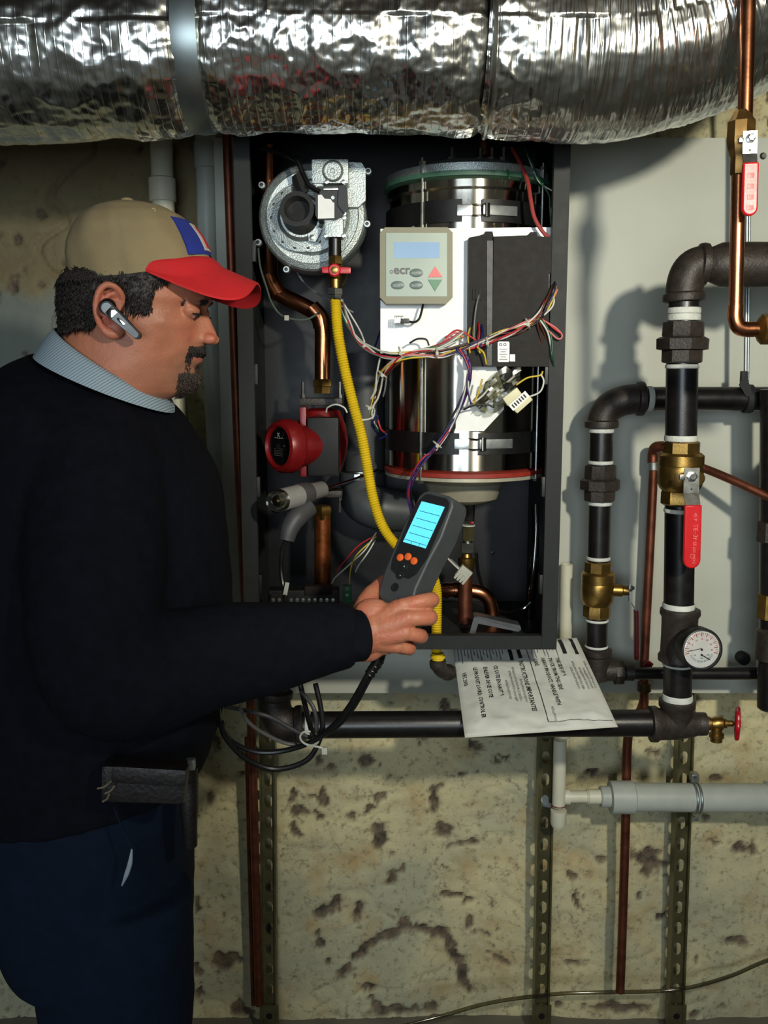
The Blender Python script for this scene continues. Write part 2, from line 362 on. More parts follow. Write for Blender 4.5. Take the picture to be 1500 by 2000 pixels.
def duct_section(name, path, rad, parent, nu, nv, amp, seed, mapfn, wrapmap=None):
    p = catmull(path, 24); s = [0]
    for a, b in zip(p, p[1:]): s.append(s[-1]+(b-a).length)
    S = np.linspace(0, s[-1], nu); Pn = np.array([list(q) for q in p])
    cen = np.stack([np.interp(S, s, Pn[:, k]) for k in range(3)], 1)
    tg = np.gradient(cen, axis=0); tg /= np.linalg.norm(tg, axis=1)[:, None]
    up = np.tile(np.array([0, 1.0, 0]), (nu, 1)); up -= tg*np.sum(up*tg, 1)[:, None]; up /= np.linalg.norm(up, axis=1)[:, None]
    sd = np.cross(tg, up); th = np.linspace(0, 2*PI, nv, endpoint=False)
    SS, TT = np.meshgrid(S, th, indexing='ij'); A = SS+seed; B = np.abs(((TT/PI+1) % 2)-1)*PI*rad + 3*(np.sin(TT) > 0)
    rid = np.abs(fbm(A*9, B*10, 4)); big = fbm(A*4, B*5, 3); fine = np.abs(fbm(A*42, B*36, 3))
    f = mapfn(S)[:, None]
    streak = np.abs(fbm(A*60, B*5+A*6, 3))
    disp = f*amp*(big*.7 - rid*1.0 - fine*.14) + (1-f)*amp*(big*.8 - streak*.42 - rid*.22)
    pinch = np.exp(-((S-S[0])/.012)**2)+np.exp(-((S-S[-1])/.012)**2)
    R = rad + disp - pinch[:, None]*.009
    V = cen[:, None, :] + (up[:, None, :]*np.cos(TT)[..., None]+sd[:, None, :]*np.sin(TT)[..., None])*R[..., None]
    return grid_mesh(name, V.reshape(-1, 3), nu, nv, FOIL, parent, wrap=True, angle=None)
t = thing('insulated_duct', 'big round duct wrapped in crumpled silver foil, running across the top of the room', 'duct', (0, DY, DZ-DR))
xs0, xs1 = P(322, 60, DY-DR).x, P(376, 60, DY-DR).x
XL = -1.9
duct_section('foil_wrap', [(XL, DY, DZ-.022), (-.9, DY, DZ-.018), (xs0+.012, DY, DZ-.004)], DR*1.015, t, 560, 260, .010, 3.0, lambda S: S*0+1)
xm = P(962, 60, DY-DR).x
duct_section('foil_wrap', [(xs1-.008, DY, DZ), (-.05, DY, DZ+.002), (xm+.003, DY, DZ)], DR, t, 400, 300, .0105, 9.0, lambda S: S*0+1)
xc = P(1290, 60, DY).x
duct_section('foil_elbow', [(xm-.003, DY, DZ), (xm+.12, DY, DZ-.004), (xc-.02, DY, DZ+.004), (xc+.10, DY-.01, DZ+.045), (xc+.17, DY-.02, DZ+.13), (xc+.185, DY-.02, DZ+.30)], DR*1.03, t, 520, 300, .012, 15.0, lambda S: np.clip(1-(S-.02)/.1, 0.1, 1))
mb = MB(); v = []; n = 64
mb.lathe([(DR-.008, 0), (DR-.003, .001), (DR-.001, (xs1-xs0)*.5), (DR-.003, xs1-xs0-.001), (DR-.008, xs1-xs0)], (xs0+.004, DY, DZ), (1, 0, .0), 96, cap=False)
mb.build('strap', mat('grey_metal_tape', (150, 160, 160), .38, .95, .06, 30), t, label='smooth grey band around the duct')
mb = MB(); mb.tube([(xm+.004, DY-math.cos(a)*(DR+.004), DZ-math.sin(a)*(DR+.004)) for a in np.linspace(-1.4, 1.6, 20)], .004, 8)
mb.build('seam', FOIL, t)
# ================================================================== boiler cabinet
CX0, CX1, CZ0, CZ1, CF, CBK = -.243, .301, 1.045, 2.0, 1.555, 1.895
t = thing('boiler_cabinet', 'open dark metal cabinet of the wall-hung boiler, door off', 'cabinet', ((CX0+CX1)/2, (CF+CBK)/2, CZ0))
cxm = (CX0+CX1)/2; czm = (CZ0+CZ1)/2; cym = (CF+CBK)/2
MB().box((cxm, CBK-.002, czm), (CX1-CX0, .004, CZ1-CZ0)).build('back_panel', CABIN, t)
for s, x in ((-1, CX0), (1, CX1)):
    mb = MB().box((x-s*.001, cym, czm), (.002, CBK-CF, CZ1-CZ0)); mb.box((x-s*.013, CF+.001, czm), (.026, .002, CZ1-CZ0)); mb.box((x-s*.0255, CF+.008, czm), (.0015, .014, CZ1-CZ0))
    mb.build('side_panel', GREYCAB, t)
    for z in (1.16, 1.33, 1.52, 1.72): MB().box((x-s*.028, CF+.012, z), (.007, .016, .034), bev=.001).build('clip', BLACKP, t)
MB().box((cxm, cym, CZ1), (CX1-CX0, CBK-CF, .003)).build('top_panel', GREYCAB, t)
mb = MB().box((cxm, cym, CZ0+.0015), (CX1-CX0, CBK-CF, .003)); mb.box((cxm, CF+.0012, CZ0+.0115), (CX1-CX0-.053, .002, .022)); mb.box((cxm, CF+.008, CZ0+.0235), (CX1-CX0-.05, .016, .002))
mb.build('bottom_panel', GREYCAB, t)
for px, py in ((962, 1080), (1034, 668), (560, 1005)):
    c = P(px, py, CBK-.005); MB().lathe([(.0045, 0), (.0045, .0015), (.001, .0022)], c, (0, -1, 0), 12).build('rivet', BLACKP, t)
# ------------------------------------------------------------------ heat exchanger tank
TC = P(913, 600, 1.735); TX, TY = .150, 1.735; TR = .142
zt_, zb_ = P(913, 344, TY-TR).z, P(913, 925, TY-TR).z
t = thing('heat_exchanger', 'polished steel cylindrical heat exchanger with two black clamp bands', 'boiler', (TX, TY, zb_-.05))
up = (0, 0, 1)
H = zt_-zb_
pr = [(TR-.004, 0), (TR, .004), (TR, .06)]
for k in range(1, 8): pr.append((TR, H*k/8))
pr += [(TR, H-.06), (TR-.0015, H-.055), (TR-.0015, H-.02), (TR+.002, H-.016), (TR+.002, H-.004), (TR-.003, H)]
MB().lathe(pr, (TX, TY, zb_), up, 128).build('shell', BSTEEL, t, 20)
MB().lathe([(TR+.001, 0), (TR+.008, .001), (TR+.008, .009), (TR+.001, .010)], (TX, TY, zt_), up, 96).build('upper_gasket', GREENG, t, label='green gasket under the lid')
MB().lathe([(TR+.003, 0), (TR+.004, .012), (TR-.02, .02), (TR-.05, .03), (TR-.09, .034), (.03, .034)], (TX, TY, zt_+.010), up, 96).build('lid', ALU, t)
MB().lathe([(TR+.001, 0), (TR+.007, .001), (TR+.007, .008), (TR+.001, .009)], (TX, TY, zb_-.009), up, 96).build('lower_gasket', REDG, t, label='red gasket at the bottom flange')
MB().lathe([(.012, -.062), (.05, -.06), (.064, -.052), (.070, -.036), (.076, -.022), (.09, -.016), (TR-.03, -.010), (TR+.006, -.006), (TR+.006, 0)], (TX, TY, zb_-.009), up, 96).build('drain_pan', mat('satin_steel_pan', (186, 180, 158), .35, .35, .1, 40), t)
for z0, z1 in ((P(913, 433, TY-TR).z, P(913, 389, TY-TR).z), (P(913, 888, TY-TR).z, P(913, 846, TY-TR).z)):
    gap = 0.10; c0 = -.04; mb = MB(); n = 72; R0 = TR+.0015; vs = []; fs = []
    for i in range(n+1):
        a = -PI/2 + .09 + (2*PI-.23)*i/n
        for r in (R0, R0+.003):
            for z in (z0, z1): vs.append((TX+r*math.cos(a), TY+r*math.sin(a), z))
    for i in range(n):
        o = i*4
        for a, b in ((0, 1), (1, 3), (3, 2), (2, 0)): fs.append((o+a, o+b, o+4+b, o+4+a))
    fs += [(0, 1, 3, 2), tuple(n*4+k for k in (0, 2, 3, 1))]
    band = mb.add(vs, fs).build('clamp_band', BLACKP, t)
    zc = (z0+z1)/2; h = z1-z0
    def onr(a, r): return Vector((TX+r*math.sin(a), TY-r*math.cos(a), zc))
    a = -.11; MB().box(onr(a, TR+.0055), (.026, .003, h*.5), Matrix.Rotation(a, 3, 'Z'), .002).build('latch_plate', ZINC, band)
    a = .30; MB().box(onr(a, TR+.006), (.062, .004, h*.45), Matrix.Rotation(a, 3, 'Z'), .002).build('latch_lever', GALV, band)
    mb = MB()
    for dz in (-1, 1):
        mb.tube([onr(-.03, TR+.006)+Vector((0, 0, dz*h*.24)), onr(.06, TR+.008)+Vector((0, 0, dz*h*.24)), onr(.13, TR+.008)+Vector((0, 0, dz*h*.2))], .0012, 6)
    mb.cyl(onr(.135, TR+.008)-Vector((0, 0, h*.3)), onr(.135, TR+.008)+Vector((0, 0, h*.3)), .004, seg=12)
    mb.cyl(onr(.155, TR+.007)-Vector((0, 0, h*.3)), onr(.155, TR+.007)+Vector((0, 0, h*.3)), .0035, seg=12)
    mb.build('latch_wire', STEEL, band)
for k, a in enumerate((-.62, 1.0, -1.9, 2.6, 2.15)):
    x = TX+(TR+.0055)*math.sin(a); y = TY-(TR+.0055)*math.cos(a)
    if y > CBK-.01: continue
    rod = MB().cyl((x, y, zb_-.02), (x, y, zt_+.034), .0026, seg=10).build('tie_rod', ZINC, t)
    MB().lathe([(.006, 0), (.006, .006)], (x, y, zt_+.022), up, 6).build('nut', ZINC, rod); MB().lathe([(.006, 0), (.006, .006)], (x, y, zb_-.02), up, 6).build('nut', ZINC, rod)
for px, py in ((884, 318), (940, 300), (962, 306), (985, 308)):
    c = P(px, py, TY-.05); MB().lathe([(.009, 0), (.009, .008), (.004, .010), (.004, .024), (.001, .026)], (c.x, c.y, zt_+.042), up, 6).build('lid_bolt', ZINC, t)
c = P(945, 285, TY); MB().lathe([(.026, 0), (.026, .012), (.012, .02), (.012, .06)], (c.x, c.y, zt_+.044), up, 24).build('igniter_port', COPPERD, t)
# front mounting plate
PY_ = TY-TR-.007
t = thing('control_mounting_plate', 'glaring white sheet metal plate strapped to the front of the steel boiler', 'plate', P(850, 690, PY_))
MB().pixprism([(743, 447), (1076, 444), (1080, 470), (1080, 690), (743, 690)], PY_, .0015).build('plate', WHITEP, t)
MB().pixprism([(892, 690), (960, 690), (984, 760), (984, 800), (945, 842), (890, 842)], PY_+.0016, .0012).build('tongue', WHITEP, t)
# display module
DPY = CF-.004
t = thing('display_module', 'square pale keypad display reading ecr with lit screen and oval buttons', 'display', P(812, 593, DPY))
hs = [(752, 444), (874, 444), (884, 454), (884, 581), (872, 593), (754, 593), (742, 581), (742, 455)]
MB().pixprism(hs, DPY, PY_-DPY).build('housing', BEIGE, t, 20)
MB().pixprism([(754, 455), (873, 455), (873, 579), (754, 579)], DPY-.0012, .0013).build('face_panel', FACE, t)
MB().pixprism([(770, 473), (859, 473), (859, 504), (770, 504)], DPY-.002, .001).build('screen', LCD, t)
for x, y in ((813, 533), (776.5, 557), (813, 557)):
    b = MB().lathe([(.0112, 0), (.0108, .0015), (.007, .0024), (.001, .0026)], P(x, y, DPY-.0012), (0, -1, 0), 24, squash=.62)
    b = b.build('button', mat('grey_button', (104, 118, 116), .4), t)
    text('MENU' if x == 813 and y == 533 else ('RESET' if x < 800 else 'ENTER'), .0055, P(x, y+3, DPY-.0042), (1, 0, 0), (0, 0, 1), FACE, parent=b, align='CENTER')
MB().pixprism([(836, 541), (850, 520), (864, 541)], DPY-.003, .0018).build('up_button', mat('pink_red_key', (226, 96, 92), .4), t)
MB().pixprism([(836, 546), (864, 546), (850, 569)], DPY-.003, .0018).build('down_button', mat('green_key', (66, 128, 88), .4), t)
text('ecr', .0205, P(768.5, 535, DPY-.0014), (1, 0, 0), (0, 0, 1), INKG, parent=t, bold=.0006)
MB().ring(P(764.5, 531, DPY-.0014), (0, -1, 0), .0022, .0006, 16, 6).build('logo_ring', INKG, t)
# black control box
t = thing('ignition_control_box', 'tall black ignition control box over the right of the white plate', 'box', P(1000, 716, 1.5))
CY = CF+.0
CT = (PY_-CY)
MB().pixprism([(916, 464), (946, 458), (948, 452), (962, 452), (964, 462), (964, 716), (914, 716)], CY+.006, CT-.006+.0).build('side_cover', DARKP, t)
MB().pixprism([(964, 462), (1034, 459), (1036, 453), (1048, 453), (1050, 462), (1072, 462), (1072, 716), (962, 716)], CY+.0, CT).build('main_cover', DARKP, t)
MB().pixprism([(951, 470), (963, 470), (963, 714), (951, 714)], CY+.003, .004).build('recess_strip', BLACKP, t)
MB().pixprism([(1052, 462), (1090, 463), (1090, 530), (1068, 534), (1052, 534)], CY+.002, CT-.002+.03).build('terminal_cover', DARKP, t)
MB().pixprism([(1066, 526), (1088, 524), (1088, 570), (1066, 572)], CY+.008, .03).build('terminal_block', BLACKP, t)
st_ = MB().pixprism([(972, 669), (974, 667), (993, 667), (995, 669), (995, 705), (993, 707), (974, 707), (972, 705)], CY-.0006, .0007).build('sticker', WHITEP, t)
mb = MB(); mb.ring(P(978, 673, CY-.0007), (0, -1, 0), .002, .0006, 14, 5); mb.ring(P(986, 673, CY-.0007), (0, -1, 0), .002, .0006, 14, 5)
for k in range(5): mb.box(P(983, 682+k*5, CY-.0008), (.013-(k % 2)*.004, .0003, .0009))
mb.build('print', INK, st_)
mb = MB().pixprism([(996, 692), (1006, 692), (1006, 706), (996, 706)], CY-.0006, .0007).build('sticker', WHITEP, t)
mb = MB()
for k, x in enumerate((926, 932, 938)): mb.box(P(x, 575, CY+.004), (.0045, .006, .017))
mb.build('small_connector', GLASS, t)
# ------------------------------------------------------------------ blower
BX = 1.60
t = thing('blower', 'round cast aluminium combustion blower with a dark central intake', 'blower', P(610, 528, 1.65))
bc = P(608, 424, 1.63); k_ = M(424, 1.63)
R = 104*k_
prof = [(R*.9, .08), (R*.98, .07), (R, .06), (R*1.0, .012), (R*.985, .004), (R*.95, 0), (R*.86, -.003), (R*.84, .002), (R*.70, .003), (R*.66, -.004), (R*.64, -.006), (R*.2, -.006)]
mb = MB(); vs = []; seg = 120
for r, h in prof:
    for i in range(seg):
        a = 2*PI*i/seg
        g = 1+.045*math.exp(-((a-.15+PI) % (2*PI)-PI)**2/.35) if r > R*.6 else 1
        vs.append(bc+Vector((r*g*math.cos(a), h, r*g*math.sin(a))))
fs = []
for i in range(len(prof)-1):
    for j in range(seg): j2 = (j+1) % seg; fs.append((i*seg+j, i*seg+j2, (i+1)*seg+j2, (i+1)*seg+j))
fs.append(tuple(range(seg))); fs.append(tuple((len(prof)-1)*seg+j for j in range(seg)))
mb.add(vs, fs).build('volute', ALU, t, 28)
ic = P(588, 425, 1.62)
MB().lathe([(.056, 0), (.056, .003), (.040, .006), (.038, .012), (.034, .016)], ic+Vector((0, .004, 0)), (0, -1, 0), 64).build('inlet_plate', ALU, t)
mb = MB()
for a in np.linspace(0, 2*PI, 14, endpoint=False):
    mb.lathe([(.003, 0), (.003, .0012)], ic+Vector((.050*math.cos(a), .001, .050*math.sin(a))), (0, -1, 0), 10)
mb.build('plate_hole', BLACKP, t); 
tube_ = P(580, 408, 1.575)
def hollow(a, b, r0, r1, ri):
    a = Vector(a); L = (Vector(b)-a).length
    return [(r0, 0), (r1, L*.5), (r1, L), (r1+.0015, L+.001), (ri, L+.001), (ri*.96, L-.028)]
mb = MB(); ax = tube_-ic; mb.lathe(hollow(ic, tube_, .034, .0275, .0215), ic, ax, 48); mb.build('intake_tube', mat('dark_intake', (54, 54, 52), .42, .3, .1, 60), t)
MB().lathe([(.0215, 0), (.0213, .0005)], ic+ax-ax.normalized()*.024, ax, 40).build('intake_bore', BLACKP, t)
for px, py in ((511, 361), (504, 473), (559, 526), (719, 334), (717, 437), (690, 470)):
    c = P(px, py, 1.632); b = MB().cyl(c, c+Vector((0, .014, 0)), .0062, seg=14, bev=.001).build('lug', GALV, t)
    MB().lathe([(.0034, 0), (.0034, .002), (.0005, .0022)], c, (0, -1, 0), 6).build('bolt', IRON, b)
MB().pixprism([(602, 456), (614, 452), (622, 444), (629, 447), (624, 458), (616, 472), (603, 470)], 1.603, .006).build('bracket', ALU, t)
c = P(610, 464, 1.603); MB().lathe([(.005, 0), (.005, .003), (.002, .004)], c, (0, -1, 0), 6).build('bolt', ZINC, t)
MB().pixprism([(570, 345), (590, 330), (600, 345), (602, 372), (592, 384), (572, 380)], 1.612, .012).build('bracket', DARKP, t)
# outlet side casting
MB().pixprism([(676, 316), (706, 318), (714, 330), (714, 392), (700, 404), (676, 404)], 1.615, .03).build('outlet_casting', ALU, t)
# gas valve
GY = 1.575
t = thing('gas_valve', 'silver gas valve with black coil block in front of the blower', 'valve', P(650, 464, GY))
MB().box(P(646, 340, GY+.02), (.060, .045, .038), bev=.003).build('body', ALU, t)
MB().pixprism([(613, 338), (630, 338), (632, 368), (613, 368)], GY+.004, .03).build('flange', ALU, t)
c = P(650, 334, GY-.003); MB().lathe([(.0175, -.012), (.0175, 0), (.015, .003), (.0135, .001), (.009, .001), (.0085, .003), (.004, .003), (.003, .001), (.001, .001)], c, (0, -1, 0), 40).build('regulator_cap', ALU, t)
MB().pixprism([(620, 364), (672, 362), (676, 372), (676, 414), (668, 424), (655, 430), (620, 428), (616, 420), (616, 370)], GY-.012, .045).build('coil_block', BLACKP, t)
MB().pixprism([(621, 381), (628, 380), (634, 388), (646, 389), (650, 395), (653, 396), (653, 426), (621, 427)], GY-.0128, .001).build('sticker', WHITEP, t)
MB().box(P(646, 369, GY-.014), (.024, .003, .0035), bev=.0008).build('terminal', ZINC, t)
c = P(650, 386, GY-.015); MB().cyl(c, c+Vector((0, .006, 0)), .003, seg=10).build('terminal', ZINC, t)
MB().pixprism([(662, 362), (678, 366), (680, 410), (672, 416), (660, 400)], GY-.018, .02).build('plug', RUB, t)
MB().box(P(653, 446, GY+.012), (.031, .040, .034), bev=.003).build('outlet_block', ALU, t)
for px, py in ((616, 366), (638, 355), (671, 355), (636, 460), (671, 460), (672, 417), (672, 425)):
    c = P(px, py, GY-.009); MB().lathe([(.0035, -.01), (.0035, .002), (.001, .0025)], c, (0, -1, 0), 8).build('screw', ZINC, t)
a, b = P(654, 463, GY+.012), P(654, 502, GY+.012)
t = thing('pipe_nipple', 'short dark nipple hanging from the silver gas valve', 'pipe', b)
MB().cyl(b, a, .0108, seg=24, bev=.001).build('barrel', IRON, t)
t = thing('gas_shutoff_valve', 'small brass shutoff with a red tee handle above the yellow hose', 'valve', P(655, 563, GY))
g = lambda py: P(655, py, GY+.012)
ax = Vector((0, 0, -1))
MB().lathe([(.0118, 0), (.0125, .001), (.0125, g(500).z-g(516).z)], g(500), ax, 6).build('collar', BRASS, t)
MB().lathe([(.0095, 0), (.014, .004), (.015, .012), (.014, .021), (.0095, .025), (.0095, g(516).z-g(563).z)], g(516), ax, 32).build('body', BRASS, t)
hd = MB(); hc = P(657, 528, GY-.014)
hd.box(hc, (.048, .007, .0105), Matrix.Rotation(.02, 3, 'Y'), .003); hd.cyl(hc+Vector((-.003, .006, 0)), hc+Vector((-.003, -.006, 0)), .0105, seg=20, bev=.002)
hd.build('handle', RED, t); MB().lathe([(.006, 0), (.006, .003), (.003, .004)], hc+Vector((-.003, -.006, 0)), (0, -1, 0), 6).build('handle_nut', BRASS, t)
MB().cyl(hc+Vector((-.003, .005, 0)), hc+Vector((-.003, .03, 0)), .006, seg=12).build('stem', BRASS, t)
MB().tube([P(678, 530, GY-.012), P(676, 545, GY-.005), P(669, 558, GY+.0)], .0013, 6).build('keeper', BRASS, t)
# yellow hose
HY = GY+.012
path = [P(655, 584, HY), P(660, 650, HY), P(673, 720, HY+.005), P(690, 790, HY+.01), P(706, 850, HY+.015), P(717, 910, HY+.02), P(728, 970, HY+.02), P(746, 1025, HY+.02), P(775, 1066, HY+.02),
        P(812, 1095, HY+.025), P(840, 1118, HY+.03), P(852, 1150, HY+.035), P(853, 1200, HY+.035), P(852, 1252, HY+.035), P(852, 1272, HY+.035)]
t = thing('gas_hose', 'yellow corrugated flexible gas hose hanging across the open cabinet', 'hose', P(852, 1285, HY+.035))
pp = catmull(path, 60); L = [0]
for a, b in zip(pp, pp[1:]): L.append(L[-1]+(b-a).length)
nn = int(L[-1]/.0011); Q = np.array([list(p) for p in pp]); S = np.linspace(0, L[-1], nn)
cen = [Vector((np.interp(s, L, Q[:, 0]), np.interp(s, L, Q[:, 1]), np.interp(s, L, Q[:, 2]))) for s in S]
MB().tube(cen, [.0088+.0009*math.cos(2*PI*i/4) for i in range(nn)], 16, smooth=False).build('corrugated_tube', YEL, t, 60)
MB().lathe([(.0125, 0), (.0135, .001), (.0135, .010), (.0115, .012), (.0115, .017), (.010, .019)], P(655, 563, HY), ax, 6).build('nut', ZINC, t)
MB().lathe([(.0115, 0), (.0115, .012)], P(855, 1288, HY+.035), up, 24).build('end_collar', YEL, t)
MB().lathe([(.0135, 0), (.0135, .004), (.0115, .006)], P(855, 1284, HY+.035), up, 24).build('nut', YEL, t)
# ================================================================== more things inside the cabinet
def bolt(name, c, axis, r, h, m, parent): return MB().lathe([(r, 0), (r, h*.8), (r*.7, h), (.0005, h)], c, axis, 6).build(name, m, parent)
UP = (0, 0, 1)
# copper supply line, upper: down from the top, S bend, to the pump
t = thing('copper_supply_line', 'bright copper pipe bending in an S above the red pump', 'pipe', P(629, 742, 1.74))
r = 15.5*M(650, 1.72)
MB().tube([P(524, 285, 1.76), P(525, 400, 1.76), P(527, 500, 1.75), P(531, 550, 1.74), P(548, 575, 1.735), P(590, 596, 1.725), P(617, 612, 1.72), P(629, 636, 1.72), P(630, 690, 1.72), P(630, 745, 1.72)], r, 24, n=12).build('tube', COPPER, t)
for a, b in (((531, 545, 1.741), (545, 572, 1.735)), ((612, 607, 1.721), (629, 634, 1.72))):
    MB().tube([P(*a)+Vector((-.004, 0, .006)), (P(*a)+P(*b))/2+Vector((.003 if a[0] > 600 else -.004, 0, .001)), P(*b)+Vector((0, 0, -.004))], r*1.12, 24).build('elbow', COPPER, t)
c = P(630, 768, 1.72); MB().lathe([(.017, 0), (.017, .012), (.0195, .013), (.0195, .022), (.0165, .026)], c, UP, 6).build('union_nut', BRASS, t)
# red circulator pump
t = thing('circulator_pump', 'dark red circulator pump with a round black motor face', 'pump', P(628, 960, 1.72))
pc = P(628, 862, 1.73)
MB().lathe([(.02, -.062), (.035, -.058), (.046, -.03), (.05, 0), (.046, .03), (.035, .058), (.02, .062)], pc, UP, 40).build('volute', REDD, t)
for s, py in ((1, 784), (-1, 962)):
    q = P(628, py, 1.725); fl = MB().box(q, (.080, .05, .013), bev=.004).build('flange', IRONF, t)
    for dx in (-.034, .034): MB().lathe([(.0055, 0), (.0055, .007), (.003, .007), (.003, .03)], q+Vector((dx, -.012, s*.006)), (0, 0, s), 6).build('bolt', ZINC, fl)
fc = P(545, 872, 1.615); ax = Vector((.74, .67, -.02)).normalized()
MB().lathe([(.010, -.001), (.0325, -.001), (.033, .001)], fc+ax*.004, -ax, 48).build('motor_face', mat('pump_face', (14, 14, 15), .12), t)
MB().lathe([(.0335, .006), (.0335, -.004), (.037, -.008), (.043, -.006), (.0475, .002), (.048, .020), (.041, .027), (.037, .05), (.034, .09)], fc+ax*.004, ax, 56).build('motor_housing', REDD, t)
MB().lathe([(.004, 0), (.005, .003), (.001, .004)], fc, -ax, 20).build('vent_screw', ZINC, t)
lw = Vector((.67, -.74, 0)).normalized(); lu = Vector((0, 0, 1))
text('X', .010, fc-ax*.0015+lu*.017-lw*.003, lw, lu, FACE, parent=t, bold=.0002)
MB().tube([fc-ax*.0008+lu*.015-lw*.012, fc-ax*.0008+lu*.0145, fc-ax*.0008+lu*.015+lw*.012], .0006, 5).build('mark', FACE, t)
for k in range(5): MB().tube([fc-ax*.0008-lu*(.004+.003*k)-lw*.014, fc-ax*.0008-lu*(.004+.003*k)+lw*(.013-.002*(k%3))], .00035, 4, smooth=False).build('mark', INKG, t)
MB().box(P(632, 872, 1.650), (.056, .03, .105), bev=.006).build('terminal_box', mat('pump_terminal_box', (20, 18, 17), .5, 0, spec=.25), t)
MB().box(P(594, 862, 1.665), (.012, .04, .125), bev=.004).build('motor_plate', REDD, t)
# lower copper with brass fitting
t = thing('copper_return_line', 'tarnished copper pipe with a brass union under the pump', 'pipe', P(630, 1240, 1.72))
MB().cyl(P(630, 1262, 1.72), P(630, 1005, 1.72), 16*M(1050, 1.72), seg=28).build('tube', mat('rusty_copper', (150, 84, 44), .4, .8, .45, 40, .1, 200), t)
c = P(630, 1014, 1.72); MB().lathe([(.0165, 0), (.0175, .002), (.0175, .010), (.019, .012), (.019, .022), (.016, .026)], c, UP, 6).build('union_nut', BRASS, t)
# grey flue pipe and clamp
GREYF = mat('grey_flue_plastic', (62, 66, 68), .45, 0, .1, 20, .05, 300)
t = thing('flue_pipe', 'grey flue pipe with a steel hose clamp beside the red pump', 'pipe', P(700, 1030, 1.80))
MB().cyl(P(712, 925, 1.82), P(712, 690, 1.82), .040, seg=40).build('riser', mat('flue_riser', (60, 62, 62), .5, 0, .1), t)
MB().lathe([(.041, 0), (.046, .002), (.046, .028), (.043, .03)], P(708, 950, 1.81), UP, 40).build('collar', GREYF, t)
MB().tube([P(706, 950, 1.80), P(708, 975, 1.79), P(740, 992, 1.78), P(800, 1000, 1.79)], [.040, .043, .043, .04], 32).build('elbow', GREYF, t)
cb = MB().lathe([(.0415, 0), (.0425, .001), (.0425, .010), (.0415, .011)], P(708, 928, 1.81), UP, 48, cap=False).build('clamp', ZINC, t)
MB().box(P(697, 932, 1.765), (.012, .010, .012), bev=.002).build('clamp_screw', ZINC, cb)
# analyser probe
t = thing('flue_probe', 'grey pistol-grip flue gas probe with a clear end, standing out of the cabinet', 'probe', P(560, 1050, 1.5))
a = P(536, 980, 1.475); b = P(628, 956, 1.60); d = (b-a).normalized(); Lb = (b-a).length
GP = mat('probe_light_grey', (150, 148, 146), .42, 0, .05, 60); GD = mat('probe_dark_grey', (66, 66, 68), .5, 0, .06, 60, .08, 500)
MB().lathe([(.0185, .018), (.0185, Lb*.62), (.0165, Lb*.64), (.0145, Lb), (.012, Lb+.004)], a, d, 40).build('barrel', GP, t)
MB().lathe([(.0188, Lb*.47), (.0200, Lb*.49), (.0190, Lb*.68), (.0165, Lb*.70)], a, d, 40).build('grip_band', GD, t)
MB().lathe([(.008, -.004), (.0155, -.003), (.0185, .002), (.0187, .017), (.012, .018)], a, d, 40).build('clear_end', GLASS, t)
MB().lathe([(.005, 0), (.005, .012)], a+d*.001, d, 12).build('sensor_tip', BRASS, t)
MB().lathe([(.002, 0), (.009, .0), (.010, .004), (.010, .012)], a+d*.005, d, 20, cap=True).build('end_core', ZINC, t)
q = P(572, 972, 1.50); MB().lathe([(.0045, 0), (.0042, .003), (.002, .0042)], q+Vector((0, -.002, 0)), (-.1, -1, .1), 20).build('orange_mark', mat('orange_mark', (225, 92, 48), .4), t)
MB().tube([P(603, 990, 1.545), P(580, 1010, 1.525), P(566, 1032, 1.515), P(560, 1056, 1.51)], [.017, .0175, .0155, .0125], 24).build('handle', GD, t)
MB().tube([b, P(680, 940, 1.68), P(735, 918, 1.775)], .0023, 10).build('metal_rod', STEEL, t)
MB().tube([P(560, 1052, 1.51), P(550, 1080, 1.51), P(549, 1120, 1.51), P(556, 1160, 1.50), P(556, 1200, 1.46), P(540, 1260, 1.42), P(500, 1340, 1.40), P(440, 1380, 1.38)], .0042, 10).build('cable', RUB, t)
MB().box(P(559, 1150, 1.496), (.007, .003, .022), Matrix.Rotation(.2, 3, 'Y'), .001).build('tag', PVCG, t, label='small pale tag on the cable')
# terminal strip
t = thing('terminal_strip', 'black terminal strip with a row of eleven screws beside the man\'s sleeve', 'terminal', P(595, 1190, 1.60))
MB().box(P(594, 1168, 1.612), (.125, .035, .036), bev=.002).build('strip', BLACKP, t)
MB().box(P(622, 1152, 1.60), (.048, .018, .016), bev=.002).build('cover', DARKP, t)
for k in range(11):
    MB().lathe([(.0036, 0), (.0036, .0015), (.0012, .0018)], P(533+k*11.7, 1172, 1.594), (0, -1, 0), 10).build('screw', ZINC, t)
t = thing('terminal_plug', 'small green terminal plug by the man\'s wrist', 'connector', P(678, 1178, 1.60))
MB().box(P(678, 1159, 1.605), (.015, .022, .03), bev=.002).build('body', mat('green_terminal', (30, 120, 78), .4), t)
for z in (1150, 1162): MB().lathe([(.003, 0), (.003, .001), (.001, .001)], P(678, z, 1.593), (0, -1, 0), 10).build('screw', ZINC, t)
